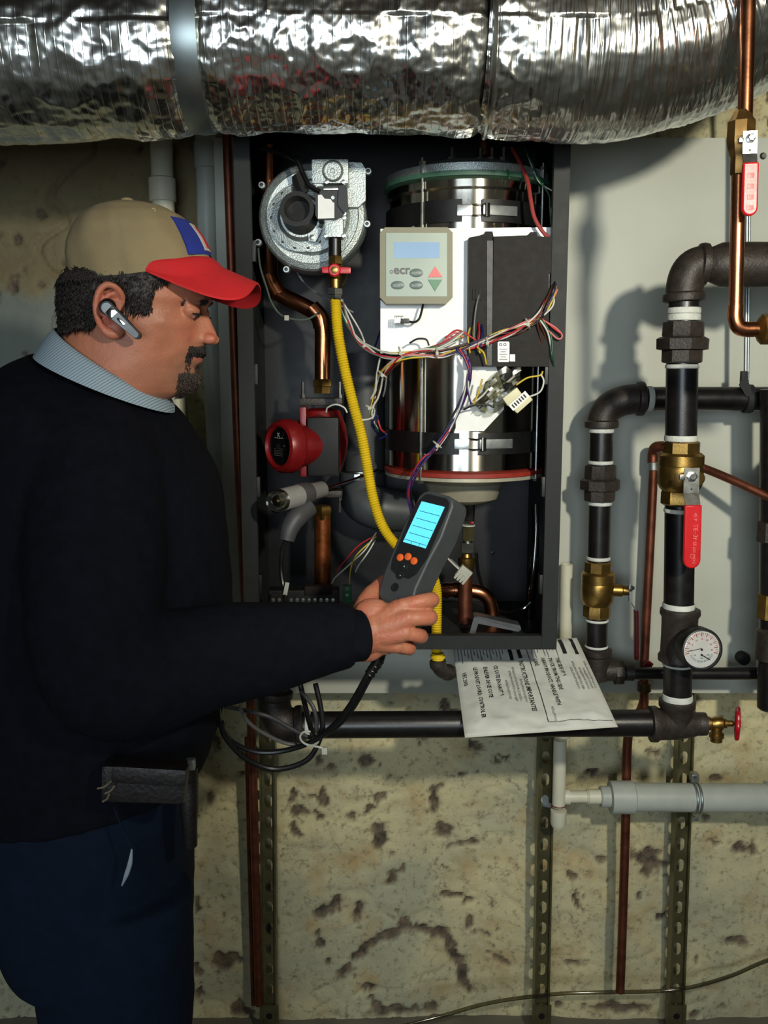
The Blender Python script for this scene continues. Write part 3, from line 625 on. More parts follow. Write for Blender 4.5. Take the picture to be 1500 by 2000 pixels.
# drain train under the tank
t = thing('condensate_drain', 'short drain train of clear tube and brass fittings under the steel boiler', 'pipe', P(913, 1110, 1.70))
DYY = 1.69
MB().cyl(P(919, 985, DYY), P(917, 1030, DYY), .0085, seg=24).build('sight_tube', GLASS, t)
MB().lathe([(.0118, 0), (.0118, P(0, 1027, DYY).z-P(0, 1055, DYY).z)], P(914.5, 1055, DYY), UP, 6).build('brass_nut', mat('aged_brass', (120, 112, 78), .4, .8, .2, 60), t)
MB().lathe([(.0125, 0), (.0125, .002)], P(915, 1027, DYY), UP, 24).build('white_washer', TAPE, t)
MB().lathe([(.0125, 0), (.0125, .018)], P(912, 1078, DYY), UP, 6).build('hex_collar', mat('aged_steel', (120, 124, 116), .4, .8, .2, 60), t)
MB().lathe([(.009, 0), (.009, .012)], P(913, 1062, DYY), UP, 20).build('neck', ZINC, t)
MB().lathe([(.013, 0), (.0155, .008), (.016, .022), (.010, .024), (.0085, .030)], P(911, 1112, DYY), UP, 24).build('brass_adapter', BRASS, t)
MB().box(P(922, 1021, DYY-.005), (.006, .004, .005), bev=.001).build('red_mark', RED, t)
t = thing('copper_drain_tee', 'copper tee and elbow at the bottom right of the cabinet', 'pipe', P(909, 1225, 1.70))
MB().cyl(P(909, 1108, DYY), P(908, 1218, DYY), .0135, seg=28, bev=.002).build('stub', COPPERD, t)
MB().tube([P(838, 1157, 1.74), P(880, 1152, 1.725), P(930, 1155, 1.72), P(952, 1168, 1.72), P(960, 1190, 1.72), P(962, 1235, 1.72)], .0135, 24).build('tube', COPPER, t)
for q in ((868, 1153, 1.73), (886, 1152, 1.724)): MB().cyl(P(*q), P(q[0]+8, q[1], q[2]), .0155, seg=28, bev=.001).build('collar', COPPER, t)
t = thing('white_plug', 'white nylon wire plug hanging in front of the brass drain fitting', 'connector', P(905, 1122, 1.63))
R_ = Matrix.Rotation(math.radians(38), 3, 'Y')
MB().box(P(905, 1120, 1.645), (.024, .014, .024), R_, .0015).build('body', TIE, t)
for k in range(4):
    MB().box(P(905, 1120, 1.645)+R_ @ Vector((-.009+.006*k, -.008, -.009)), (.0045, .004, .014), R_, .001).build('socket', TIE, t)
MB().tube([P(874, 1090, 1.64), P(886, 1102, 1.645), P(897, 1112, 1.645)], .0018, 8).build('wire', WCOL['white'], t)
MB().tube([P(880, 1092, 1.642), P(892, 1103, 1.648), P(901, 1114, 1.648)], .0014, 8).build('wire', WCOL['grey'], t)
# clear siphon tube at the right
t = thing('siphon_tube', 'clear plastic drain tube curving into a grey fitting at the lower right', 'tube', P(1034, 1235, 1.75))
MB().tube([P(1046, 985, 1.77), P(1047, 1040, 1.76), P(1042, 1110, 1.75), P(1036, 1170, 1.75), P(1031, 1222, 1.75)], .0095, 16).build('tube', thin_glass('smoky_tube', (140, 144, 142), .12, .08), t)
MB().tube([P(1036, 1176, 1.75), P(1020, 1190, 1.75), P(990, 1197, 1.76), P(968, 1188, 1.77), P(948, 1160, 1.78), P(934, 1120, 1.79), P(930, 1080, 1.80)], .0036, 10).build('thin_tube', thin_glass('thin_clear_tube', (180, 182, 180), .12, .15), t)
MB().lathe([(.0135, 0), (.0135, .004), (.011, .005), (.011, .009), (.013, .010), (.013, .014), (.008, .02)], P(1030, 1238, 1.75), UP, 24).build('fitting', GALV, t)
t = thing('mounting_bracket', 'bent grey sheet metal bracket lying in the bottom of the cabinet', 'bracket', P(960, 1250, 1.62))
MB().pixprism([(916, 1240), (926, 1205), (934, 1204), (1016, 1222), (1018, 1230), (1012, 1234), (934, 1218), (926, 1244)], 1.60, .002).build('angle', GALV if False else mat('bracket_grey', (96, 98, 100), .45, .4), t)
MB().pixprism([(926, 1205), (934, 1204), (1016, 1222), (1018, 1230)], 1.598, .03).build('flange', mat('bracket_top', (86, 88, 90), .45, .4), t)
# ------------------------------------------------------------------ wiring
def wire(name, pts, col, r=.0016, parent=None):
    return MB().tube(pts, r, 7, n=6).build(name, WCOL[col], parent, None)
def jit(path, k, amp=.004, seed=0):
    rr = random.Random(seed*31+k); ph = rr.random()*6.28; out = []
    for i, (x, y, Y) in enumerate(path):
        a = ph+i*.9; out.append(P(x, y, Y)+Vector((amp*math.cos(a)+rr.uniform(-1, 1)*amp*.4, amp*.8*math.sin(a*1.3), amp*math.sin(a)+rr.uniform(-1, 1)*amp*.4)))
    return out
WY = 1.545
t = thing('wiring_harness', 'bundle of many coloured wires tied across the front of the boiler', 'wires', P(900, 700, WY))
mainp = [(1092, 530, 1.575), (1085, 560, WY+.01), (1070, 590, WY), (1052, 618, WY), (1018, 640, WY-.003), (985, 652, WY), (945, 668, WY), (905, 680, WY), (862, 690, WY), (820, 690, WY), (790, 697, WY), (766, 712, WY+.01),
         (748, 730, WY+.03), (741, 752, WY+.05), (735, 780, WY+.06), (727, 806, WY+.07), (735, 838, WY+.10)]
for k, cn in enumerate(['red', 'white', 'green', 'purple', 'yellow', 'black', 'pink', 'white', 'brown']):
    wire('wire', jit(mainp if k % 3 else mainp[:13], k, .0052, 1), cn, .0017, t)
leftp = [(664, 588, 1.62), (672, 610, 1.61), (684, 640, 1.60), (700, 664, 1.585), (722, 680, 1.57), (750, 692, WY+.005), (785, 695, WY), (825, 686, WY), (870, 672, WY-.003), (905, 652, WY)]
for k, cn in enumerate(['white', 'yellow', 'white', 'green', 'red', 'grey']): wire('wire', jit(leftp, k, .0042, 2), cn, .0016, t)
downp = [(895, 678, WY), (912, 700, WY), (918, 728, WY), (910, 765, WY+.005), (893, 805, WY+.01), (870, 848, WY+.01), (846, 880, WY+.012), (822, 905, WY+.015), (806, 935, WY+.02), (800, 965, WY+.03), (806, 1000, WY+.04)]
for k, cn in enumerate(['purple', 'blue', 'black', 'red', 'purple', 'blue']): wire('wire', jit(downp, k, .0032, 3), cn, .0017, t)
wire('wire', jit(downp[:7], 9, .004, 3), 'white', .0016, t)
for pts, cn in (([(1060, 625, WY), (1085, 640, WY), (1098, 655, WY), (1090, 662, WY), (1070, 645, WY)], 'pink'), ([(1055, 625, WY), (1070, 650, WY), (1078, 690, WY+.01), (1082, 720, WY+.03)], 'white'),
                ([(1058, 622, WY), (1076, 655, WY), (1080, 700, WY), (1084, 735, WY+.03)], 'green'), ([(1058, 622, WY), (1080, 640, WY), (1096, 652, WY)], 'red'), ([(1052, 626, WY), (1066, 660, WY+.01), (1074, 700, WY+.02)], 'brown'),
                ([(1048, 626, WY), (1058, 668, WY+.01), (1068, 705, WY+.02)], 'brown'), ([(1062, 616, WY), (1078, 600, WY), (1082, 585, WY), (1075, 575, WY+.01)], 'white'), ([(1098, 524, 1.57), (1090, 548, 1.565), (1078, 568, 1.56)], 'white'),
                ([(800, 670, WY+.005), (815, 662, WY+.002), (832, 663, WY), (838, 675, WY)], 'black'), ([(870, 660, WY), (892, 645, WY), (915, 655, WY), (940, 672, WY)], 'red'), ([(865, 668, WY), (888, 650, WY), (905, 660, WY)], 'pink'),
                ([(918, 640, 1.56), (914, 660, WY), (918, 690, WY)], 'yellow'), ([(925, 636, 1.56), (926, 660, WY+.004), (938, 690, WY)], 'yellow'), ([(935, 630, 1.56), (936, 655, WY), (930, 680, WY)], 'red'),
                ([(941, 634, 1.56), (943, 660, WY), (935, 684, WY)], 'blue'), ([(936, 575, 1.558), (930, 600, 1.552), (926, 640, 1.552), (928, 670, WY)], 'grey'), ([(934, 680, WY), (945, 690, WY-.003), (950, 712, WY)], 'yellow'),
                ([(916, 720, WY), (915, 760, WY), (922, 785, WY), (940, 775, WY), (955, 758, WY-.002)], 'white'), ([(925, 790, WY), (935, 765, WY-.003), (942, 740, WY-.004)], 'yellow'), ([(918, 700, WY), (912, 750, WY-.002), (920, 790, WY)], 'purple'),
                ([(905, 800, WY+.005), (925, 792, WY), (950, 790, WY), (965, 796, WY)], 'black'), ([(1008, 752, WY), (1030, 738, WY), (1055, 733, WY), (1060, 725, WY)], 'yellow'), ([(1034, 775, WY), (1055, 765, WY), (1062, 745, WY), (1056, 730, WY)], 'white'),
                ([(742, 700, WY+.02), (736, 730, 1.58), (733, 760, 1.59), (724, 780, 1.60)], 'white'), ([(755, 735, 1.585), (752, 760, 1.59), (748, 775, 1.60)], 'grey'), ([(733, 800, 1.61), (728, 815, 1.61), (712, 820, 1.60), (700, 819, 1.60)], 'white'),
                ([(733, 800, 1.61), (733, 815, 1.61), (726, 830, 1.62), (740, 850, 1.64)], 'blue'), ([(736, 810, 1.62), (745, 840, 1.63), (755, 850, 1.63), (738, 858, 1.64)], 'blue'), ([(738, 820, 1.61), (744, 838, 1.61), (752, 845, 1.62)], 'red'),
                ([(637, 806, 1.62), (640, 796, 1.61), (656, 790, 1.60), (672, 796, 1.60), (678, 806, 1.60)], 'white'), ([(728, 690, 1.60), (745, 640, 1.66), (760, 590, 1.75)], 'blue'), ([(660, 575, 1.62), (700, 640, 1.62), (712, 668, 1.60)], 'white')):
    wire('wire', [P(*q) for q in pts], cn, .0016, t)
for x, y, Y, an in ((1030, 632, WY-.004, .4), (951, 668, WY-.006, .2), (853, 688, WY-.007, 0), (782, 688, WY-.006, .3), (747, 731, 1.57, .9), (722, 795, 1.605, 1.2), (854, 868, 1.55, .9), (712, 674, 1.575, .7)):
    c = P(x, y, Y+.006); b = MB().ring(c, (math.cos(an), 0, math.sin(an)*1.0), .0085, .0016, 20, 6).build('cable_tie', TIE, t)
    MB().box(c+Vector((0, -.009, -.002)), (.005, .004, .006), Matrix.Rotation(an, 3, 'Y'), .001).build('tie_head', TIE, b)
# single runs
t = thing('display_cable', 'short black cable with a plug dangling under the keypad display', 'cable', P(790, 632, WY+.01))
MB().tube([P(827, 592, 1.562), P(824, 606, 1.558), P(819, 622, 1.556), P(810, 629, 1.556), P(797, 628, 1.558)], .0019, 8).build('cable', RUB, t)
MB().box(P(791, 627, 1.558), (.014, .009, .008), bev=.0015).build('plug', BLACKP, t); MB().box(P(779, 625, 1.558), (.016, .008, .0135), bev=.002).build('socket', GLASS, t)
for dx in (-4, 0, 4): MB().box(P(776+dx, 625, 1.5535), (.0018, .001, .010)).build('contact', ZINC, t)
t = thing('ignition_cable', 'thick pinkish red cable curving down from the boiler lid', 'cable', P(1092, 475, 1.58))
MB().tube([P(1000, 290, 1.66), P(1012, 312, 1.63), P(1030, 352, 1.59), P(1037, 392, 1.57), P(1044, 425, 1.565), P(1062, 455, 1.563), P(1078, 468, 1.565), P(1092, 473, 1.572)], .0033, 10).build('cable', mat('dull_red_cable', (160, 58, 54), .5), t)
t = thing('sensor_wires', 'thin green and white wires beside the thick red cable', 'wires', P(1080, 460, 1.6))
for pts, cn in (([(1022, 285, 1.68), (1040, 320, 1.64), (1052, 350, 1.61), (1072, 380, 1.60), (1074, 410, 1.60), (1076, 440, 1.60)], 'green'), ([(1025, 288, 1.68), (1045, 340, 1.63), (1058, 360, 1.62), (1085, 376, 1.62)], 'white'),
                ([(1084, 396, 1.60), (1077, 410, 1.60), (1079, 440, 1.60), (1081, 462, 1.58)], 'white'), ([(975, 312, 1.66), (990, 332, 1.60), (996, 350, 1.59)], 'green')):
    wire('wire', [P(*q) for q in pts], cn, .0013, t)
t = thing('valve_cable', 'black cable arching from the top left of the cabinet to the gas valve coil', 'cable', P(640, 380, 1.58))
MB().tube([P(505, 288, 1.60), P(545, 298, 1.59), P(578, 312, 1.575), P(592, 340, 1.57), P(604, 362, 1.565), P(625, 375, 1.562)], .0042, 8).build('cable', RUB, t)
t = thing('pressure_tube', 'thin grey-green tube looping under the left of the blower', 'tube', P(560, 625, 1.66))
MB().tube([P(504, 480, 1.66), P(508, 520, 1.65), P(520, 560, 1.64), P(530, 590, 1.64), P(545, 612, 1.64), P(565, 622, 1.64), P(598, 624, 1.65), P(625, 610, 1.66)], .0018, 8).build('tube', mat('grey_green_tube', (78, 92, 84), .4), t)
MB().box(P(560, 621, 1.635), (.008, .006, .009), bev=.001).build('cable_tie', TIE, t)
t = thing('black_sensor_wire', 'thin dark wire drooping behind the yellow hose nut', 'wire', P(640, 585, 1.66))
MB().tube([P(575, 522, 1.68), P(592, 550, 1.67), P(618, 572, 1.66), P(648, 588, 1.65), P(690, 610, 1.66)], .0017, 8).build('wire', WCOL['grey'], t)
t = thing('lower_wires', 'loose white and yellow wires behind the green terminal plug', 'wires', P(690, 1140, 1.64))
for pts, cn in (([(735, 1040, 1.66), (712, 1075, 1.65), (680, 1105, 1.64), (655, 1128, 1.63), (648, 1140, 1.62)], 'white'), ([(735, 1048, 1.66), (700, 1080, 1.65), (688, 1100, 1.64), (683, 1125, 1.63), (682, 1145, 1.62)], 'yellow'),
                ([(733, 1055, 1.66), (718, 1080, 1.65), (700, 1105, 1.64), (694, 1118, 1.64)], 'white'), ([(736, 1044, 1.66), (700, 1066, 1.66), (670, 1100, 1.66), (655, 1118, 1.66)], 'red')):
    wire('wire', [P(*q) for q in pts], cn, .0014, t)
# ceramic plug pair in a clear bag in front of the tank
t = thing('cream_connector', 'pair of cream wire connectors with a printed label beside the steel tongue', 'connector', P(1005, 800, WY))
R1 = Matrix.Rotation(math.radians(38), 3, 'Y')
MB().box(P(1000, 775, WY+.004), (.030, .020, .017), Matrix.Rotation(math.radians(-38), 3, 'Y'), .002).build('body', CREAM, t)
b = MB().box(P(1018, 787, WY-.002), (.034, .018, .016), Matrix.Rotation(math.radians(-42), 3, 'Y'), .002).build('body', CREAM, t)
R2 = Matrix.Rotation(math.radians(-42), 3, 'Y'); q = P(1014, 783, WY-.0115)
lb = MB().box(q, (.036, .0006, .012), R2).build('label_strip', WHITEP, t)
mb = MB()
for k in range(6): mb.box(q+R2 @ Vector((-.013+.005*k, -.0005, 0)), (.0026, .0003, .007), R2)
mb.build('print', INK, lb)
t = thing('plastic_bag', 'crumpled clear plastic bag bundled around the wires over the white tongue', 'bag', P(975, 790, WY+.01))
mb = MB(); rr = random.Random(5); cc = P(975, 762, WY+.012); vs = []; fs = []; n1, n2 = 28, 18
for i in range(n2+1):
    a = PI*i/n2
    for k in range(n1):
        b2 = 2*PI*k/n1; q = 1+.28*math.sin(3*b2+2*a)+.16*math.sin(7*b2-4*a)+rr.uniform(-.10, .10)
        vs.append(cc+R2 @ Vector((.036*q*math.cos(a), .011*q*math.sin(a)*math.sin(b2), .021*q*math.sin(a)*math.cos(b2))))
for i in range(n2):
    for k in range(n1): fs.append((i*n1+k, (i+1)*n1+k, (i+1)*n1+(k+1) % n1, i*n1+(k+1) % n1))
mb.add(vs, fs).build('film', thin_glass('wrinkled_film', (215, 215, 200), .25, .05), t, 10)
# ================================================================== pipework at the right
def tape(c, axis, r, parent, h=.007):
    return MB().lathe([(r, -h/2), (r+.0012, -h/2+.001), (r+.0016, 0), (r+.0010, h/2-.001), (r, h/2)], c, axis, 36, cap=False).build('thread_tape', TAPE, parent)
def elbow(parent, a, corner, b, r, m=IRONF, name='elbow'):
    a, c, b = Vector(a), Vector(corner), Vector(b); n = 14; pts = []
    for i in range(n+1):
        s = i/n; pts.append(a*(1-s)**2 + c*2*s*(1-s) + b*s*s)
    mb = MB().tube(pts, r*1.16, 32, smooth=False)
    for p, q in ((a, c), (b, c)):
        d = (q-p).normalized(); mb.lathe([(r*1.16, -.002), (r*1.32, 0), (r*1.34, .006), (r*1.30, .011), (r*1.14, .014)], p-d*.002, d, 36)
    return mb.build(name, m, parent, 40)
def union(parent, z0, z1, c, r, m=IRONF):
    """octagonal three-piece union on a vertical pipe"""
    h = z1-z0; mb = MB().lathe([(r*1.18, 0), (r*1.32, .002), (r*1.32, h*.30), (r*1.2, h*.32)], (c.x, c.y, z0), UP, 8); mb.build('union_tail', m, parent)
    MB().lathe([(r*1.2, 0), (r*1.68, .002), (r*1.70, h*.28), (r*1.45, h*.33)], (c.x, c.y, z0+h*.30), UP, 8).build('union_nut', m, parent)
    MB().lathe([(r*1.3, 0), (r*1.36, h*.05), (r*1.32, h*.36), (r*1.1, h*.38)], (c.x, c.y, z0+h*.62), UP, 8).build('union_head', m, parent)
PYM = 1.55
mx = lambda py: np.interp(py, [600, 700, 850, 1150, 1340], [1336, 1332.5, 1330, 1326, 1323])
RM = 30*M(900, PYM)
A = lambda py, Y=PYM: P(mx(py), py, Y)
# upper section: big elbow from the right, union, down to the ball valve
t = thing('upper_black_pipe', 'big black iron pipe bending down from the right to the large brass valve', 'pipe', A(862))
R3 = 41*M(515, PYM)
MB().cyl(P(1430, 516, PYM), P(1720, 512, PYM), R3, seg=48).build('header_pipe', IRON, t)
mb = MB().lathe([(R3*.55, 0), (R3*.80, .012), (R3*1.02, .030), (R3*1.06, .05), (R3*1.05, .12), (R3*1.10, .122), (R3*1.10, .135), (R3, .138)], P(1372, 517, PYM), (1, 0, 0), 48); mb.build('reducer', IRONF, t, 40)
elbow(t, A(585), A(515), P(1376, 517, PYM), RM)
MB().cyl(A(632), A(590), RM, seg=40).build('nipple', IRON, t)
tape(A(607), UP, RM, t, .010); tape(A(620), UP, RM, t, .011)
q = A(668); union(t, A(709).z, A(628).z, q, RM)
MB().cyl(A(866), A(700), RM, seg=40).build('pipe', IRON, t); tape(A(716), UP, RM, t); tape(A(856), UP, RM, t, .010)
def ball_valve(parent, c, r, h, stem, m=BRASS):
    """c centre, h total height"""
    z = c.z-h/2; pr = [(r*1.05, 0), (r*1.22, .003), (r*1.22, h*.2), (r*1.12, h*.24)]
    MB().lathe(pr, (c.x, c.y, z), UP, 8).build('end_hex', m, parent)
    MB().lathe([(r*1.12, 0), (r*1.30, h*.05), (r*1.42, h*.12), (r*1.45, h*.36), (r*1.40, h*.40), (r*1.45, h*.41), (r*1.45, h*.56), (r*1.25, h*.6)], (c.x, c.y, z+h*.22), UP, 48).build('body', m, parent)
    MB().lathe([(r*1.1, 0), (r*1.2, h*.02), (r*1.2, h*.18), (r*1.05, h*.2)], (c.x, c.y, z+h*.8), UP, 8).build('end_hex', m, parent)
    s = Vector(stem); e = c+s
    MB().lathe([(r*.62, 0), (r*.55, s.length*.5), (r*.55, s.length*.75), (r*.44, s.length*.78), (r*.42, s.length*.97)], c, s, 24).build('stem', m, parent)
    return e
def lever(parent, piv, along, face, Lm, Lr, w, off, grip=RED, flat=True):
    """metal arm from piv along 'along', offset step 'off' towards face, then vinyl grip"""
    al = Vector(along).normalized(); fc = Vector(face).normalized(); sd = al.cross(fc).normalized()
    o = piv+fc*.0; th = .0028
    def plate(a, b, wa, wb, name, m, th=th, mb=None):
        mb = mb or MB(); vs = []
        for p, ww in ((a, wa), (b, wb)):
            for s in (-1, 1):
                for k in (0, 1): vs.append(p+sd*(s*ww/2)+fc*(k*th))
        mb.add(vs, [(0, 1, 3, 2), (4, 6, 7, 5), (0, 4, 5, 1), (2, 3, 7, 6), (0, 2, 6, 4), (1, 5, 7, 3)]); return mb
    mb = plate(o-al*w*.55, o+al*Lm*.62, w, w, '', None); mb.box(o+sd*w*.62+fc*th*.5+al*w*.05, (w*.4, w*.4, w*.4) if False else (w*.34,)*3, Matrix((sd, fc, al)).transposed() if False else None, .001)
    plate(o+al*Lm*.60, o+al*Lm+fc*off, w, w*.95, '', None, mb=mb); arm = mb.build('handle_arm', ZINC, parent)
    MB().lathe([(w*.34, 0), (w*.34, .004), (w*.2, .005), (w*.2, .008), (.0005, .008)], o+fc*th, fc, 6).build('handle_nut', ZINC, arm)
    MB().lathe([(.0016, 0), (.0016, .0004)], o+al*Lm*.46+fc*th, fc, 12).build('hole', BLACKP, arm)
    a = o+al*(Lm)+fc*(off-th*.8); b = a+al*Lr; bm = MB(); n = 20; prof = []
    W = w*.56
    poly = [(-W, 0), (W, 0), (W, Lr-W)] + [(W*math.cos(x), Lr-W+W*math.sin(x)) for x in np.linspace(0.1, PI-.1, 12)] + [(-W, Lr-W)]
    bm.prism(poly, a, sd, al, fc*.008); g = bm.build('grip', grip, parent, 50)
    mod = g.modifiers.new('b', 'BEVEL'); mod.width = .0022; mod.segments = 2; mod.limit_method = 'ANGLE'
    return a, al, sd, fc, g
t = thing('large_ball_valve', 'large brass ball valve with a red lever hanging down, on the big upright pipe', 'valve', A(985))
vc = A(924); e = ball_valve(t, vc, RM, A(862).z-A(986).z, (.014, -.056, -.004))
piv = P(1350, 930, 1.478)
a, al, sd, fc, g = lever(t, piv, (0.02, -.01, -1), (0, -1, 0), P(1350, 930, 1.478).z-P(1352, 984, 1.478).z, P(1352, 984, 1.47).z-P(1352, 1107, 1.47).z, 30*M(930, 1.478), .010)
LP = mat('embossed_pink', (236, 120, 116), .4)
for k, (s_, sz) in enumerate((('4S P', .0078), ('TE\u20132', .0105), ('SF SS', .008), ('600 WOG', .0064))):
    text(s_, sz, a+al*(.012+.0155*k*1.2)+sd*(-.0045 if False else .0)+fc*.0093-sd*0.0, al, sd if al.cross(sd).dot(fc) > 0 else -sd, LP, parent=g, align='LEFT', depth=.0001)
MB().ring(a+al*.083+fc*.0084, fc, .0036, .0005, 20, 6).build('embossed_ring', LP, g)
t = thing('lower_black_pipe', 'black iron upright below the large brass valve, down to the tee', 'pipe', A(1372))
MB().cyl(A(1190), A(984), RM*.97, seg=40).build('pipe', IRON, t); tape(A(997), UP, RM*.98, t); tape(A(1183), UP, RM, t, .010)
mb = MB(); h = A(1188).z-A(1292).z
mb.lathe([(RM*1.05, 0), (RM*1.3, .002), (RM*1.32, .010), (RM*1.18, .016), (RM*1.16, h*.5), (RM*1.18, h-.016), (RM*1.32, h-.010), (RM*1.3, h-.002), (RM*1.05, h)], A(1292), UP, 40)
mb.lathe([(RM*.7, 0), (RM*.66, .036), (RM*.78, .038), (RM*.78, .05), (RM*.3, .051)], A(1238), (.035, -.04, -.004), 32); mb.build('gauge_tee', IRONF, t, 40)
MB().cyl(A(1372), A(1288), RM*.94, seg=40).build('pipe', IRON, t); tape(A(1298), UP, RM*.96, t, .004); tape(A(1362), UP, RM*.96, t, .013)
t = thing('pressure_gauge', 'round black-rimmed dial gauge standing out from the upright pipe', 'gauge', P(1368, 1310, 1.485))
gc = P(1369, 1268, 1.475); gn = Vector((.10, -1, .08)).normalized(); gx = Vector((1, .10, 0)).normalized(); gz = gx.cross(gn).normalized(); gz = gz if gz.z > 0 else -gz
gr = 42*M(1268, 1.475)
MB().lathe([(gr*.25, -.03), (gr*.95, -.027), (gr, -.022), (gr, .002), (gr*.97, .006), (gr*.90, .007), (gr*.88, .001)], gc, gn, 56).build('case', BLACKP, t)
MB().lathe([(gr*.87, 0), (gr*.87, .0022)], gc, gn, 48).build('dial_plate', WHITEP, t)
dl = [o for o in t.children if o.name.startswith('dial_plate')][0] if t.children else None
PKM = mat('dial_red', (205, 96, 88), .5); TEAL = mat('dial_teal', (96, 150, 152), .5)
def gpos(a, r_, e=.0026): return gc+gx*(math.cos(a)*gr*r_)+gz*(math.sin(a)*gr*r_)+gn*e
mb = MB()
for k in range(31):
    a_ = PI*1.08-k*(PI*1.16)/30; mb.tube([gpos(a_, .80), gpos(a_, .70 if k % 3 else .62)], .00035 if k % 3 else .0007, 4, smooth=False)
mb.build('dial_marks', PKM, t)
mb = MB()
for k in range(19):
    a_ = -PI*.15-k*(PI*.7)/18; mb.tube([gpos(a_, .62), gpos(a_, .52)], .0004, 4, smooth=False)
mb.build('dial_marks', TEAL, t)
for k, s_ in enumerate(('0', '5', '10', '15', '20', '25', '30')):
    a_ = PI*1.02-k*PI*1.04/6; text(s_, .0042, gpos(a_, .50)-gz*.0015, gx, gz, PKM, parent=t, align='CENTER')
for k, s_ in enumerate(('80', '160', '240')):
    a_ = -PI*.22-(2-k)*PI*.28; text(s_, .0036, gpos(a_, .40)-gz*.0015, gx, gz, TEAL, parent=t, align='CENTER')
MB().tube([gpos(0, .0, .0038)+gz*.002, gpos(PI*1.03, .70, .0038)], .0005, 5, smooth=False).build('needle', INK, t)
MB().tube([gpos(-PI/2, .25, .0038), gpos(-PI*.28, .62, .0038)], .0007, 5, smooth=False).build('needle', INK, t)
for a_, r_ in ((0, 0), (-PI/2, .25)): MB().lathe([(.0018, 0), (.0016, .002), (.0003, .0022)], gpos(a_, r_, .003), gn, 14).build('hub', INK, t)
MB().lathe([(gr*.86, 0), (gr*.80, .0012), (gr*.4, .002), (.001, .0022)], gc+gn*.005, gn, 40).build('lens', thin_glass('gauge_lens', (245, 245, 245), .04, .0), t)
# horizontal run at the bottom
HYR = 26*M(1415, PYM)
t = thing('lower_header_pipe', 'long level black iron pipe below the cabinet, with a big elbow at its left end', 'pipe', P(900, 1442, PYM))
teeL = P(1268, 1412, PYM); MB().cyl(P(592, 1416, PYM), P(1275, 1412, PYM), HYR, seg=40).build('pipe', IRON, t)
tape(P(602, 1416, PYM), (1, 0, 0), HYR, t, .009)
elbow(t, P(590, 1416, PYM), P(528, 1424, PYM), P(534, 1352, PYM+.005), HYR*1.12)
MB().cyl(P(535, 1362, PYM+.005), P(540, 1300, PYM+.02), HYR, seg=32).build('riser', IRON, t)
t = thing('iron_tee', 'heavy iron tee joining the upright and the level black pipe', 'fitting', P(1320, 1446, PYM))
tc_ = P(1318, 1414, PYM); mb = MB(); x0 = P(1268, 1412, PYM).x-tc_.x; x1 = P(1378, 1412, PYM).x-tc_.x; q = HYR
mb.lathe([(q*1.05, x0), (q*1.34, x0+.002), (q*1.36, x0+.012), (q*1.2, x0+.017), (q*1.17, 0), (q*1.0, x1-.025), (q*.86, x1-.014), (q*.88, x1-.012), (q*.86, x1), (q*.3, x1)], tc_, (1, 0, 0), 40)
tz = A(1366).z-tc_.z; mb.lathe([(q*1.17, 0), (q*1.17, tz-.017), (q*1.34, tz-.012), (q*1.34, tz-.002), (q*1.05, tz)], Vector((A(1366).x, tc_.y, tc_.z)), UP, 40)
mb.build('body', IRONF, t, 40)
t = thing('drain_valve', 'small brass boiler drain with a red wheel at the end of the iron tee', 'valve', P(1405, 1448, PYM))
c0 = P(1378, 1413, PYM); tape(c0, (1, 0, 0), .012, t, .006)
mb = MB().lathe([(.012, 0), (.012, .006), (.0095, .008), (.011, .012), (.0125, .018), (.012, .026), (.0085, .030), (.0085, .034), (.0055, .036), (.0055, .046)], c0+Vector((.002, 0, 0)), (1, 0, 0), 28)
mb.lathe([(.009, 0), (.0095, .014), (.013, .016), (.013, .022), (.0105, .024), (.0105, .030), (.006, .031)], P(1400, 1416, PYM), (0.02, 0, -1), 24); mb.build('body', BRASS, t)
MB().cyl(c0+Vector((.046, 0, 0)), c0+Vector((.056, 0, 0)), .0028, seg=10).build('stem', ZINC, t)
wc = c0+Vector((.056, 0, 0)); wa = Vector((1, -.35, 0)).normalized(); u, v, _ = frame(wa); mb = MB(); n = 60; k = 10; vs = []
for i in range(n):
    a_ = 2*PI*i/n; R_ = .0245*(1+.06*math.cos(6*a_)); d = u*math.cos(a_)+v*math.sin(a_)
    for j in range(k): p = 2*PI*j/k; vs.append(wc+d*(R_+.0042*math.cos(p))+wa*(.0042*math.sin(p)))
mb.add(vs, [(i*k+j, ((i+1) % n)*k+j, ((i+1) % n)*k+(j+1) % k, i*k+(j+1) % k) for i in range(n) for j in range(k)])
for i in range(6):
    a_ = 2*PI*i/6; mb.tube([wc, wc+(u*math.cos(a_)+v*math.sin(a_))*.023], .0032, 8, smooth=False)
mb.cyl(wc-wa*.005, wc+wa*.006, .0065, seg=16, bev=.001)
mb.build('hand_wheel', mat('red_wheel', (170, 16, 34), .3, 0, .1, 60), t)
# ---------------- inner loop
YI = 1.78; RI = 23.2*M(850, YI)
ix = lambda py: np.interp(py, [840, 1200, 1300], [1174.5, 1166, 1164]); I = lambda py: P(ix(py), py, YI)
t = thing('inner_pipe_loop', 'slimmer black iron pipe bending down beside the cabinet, behind the big upright', 'pipe', I(905))
MB().cyl(P(1262, 779, YI), P(1760, 779, YI), RI, seg=36).build('branch_pipe', IRON, t); tape(P(1268, 779, YI), (1, 0, 0), RI, t, .011)
elbow(t, I(832), P(1176, 779, YI), P(1254, 779, YI), RI*1.08)
MB().cyl(I(912), I(828), RI, seg=36).build('nipple', IRON, t); tape(I(841), UP, RI, t, .008); tape(I(903), UP, RI, t, .007)
union(t, I(979).z, I(908).z, I(945), RI)
MB().cyl(I(1100), I(975), RI*.95, seg=36).build('pipe', IRON, t); tape(I(982), UP, RI*.97, t, .009); tape(I(1090), UP, RI*.96, t, .007)
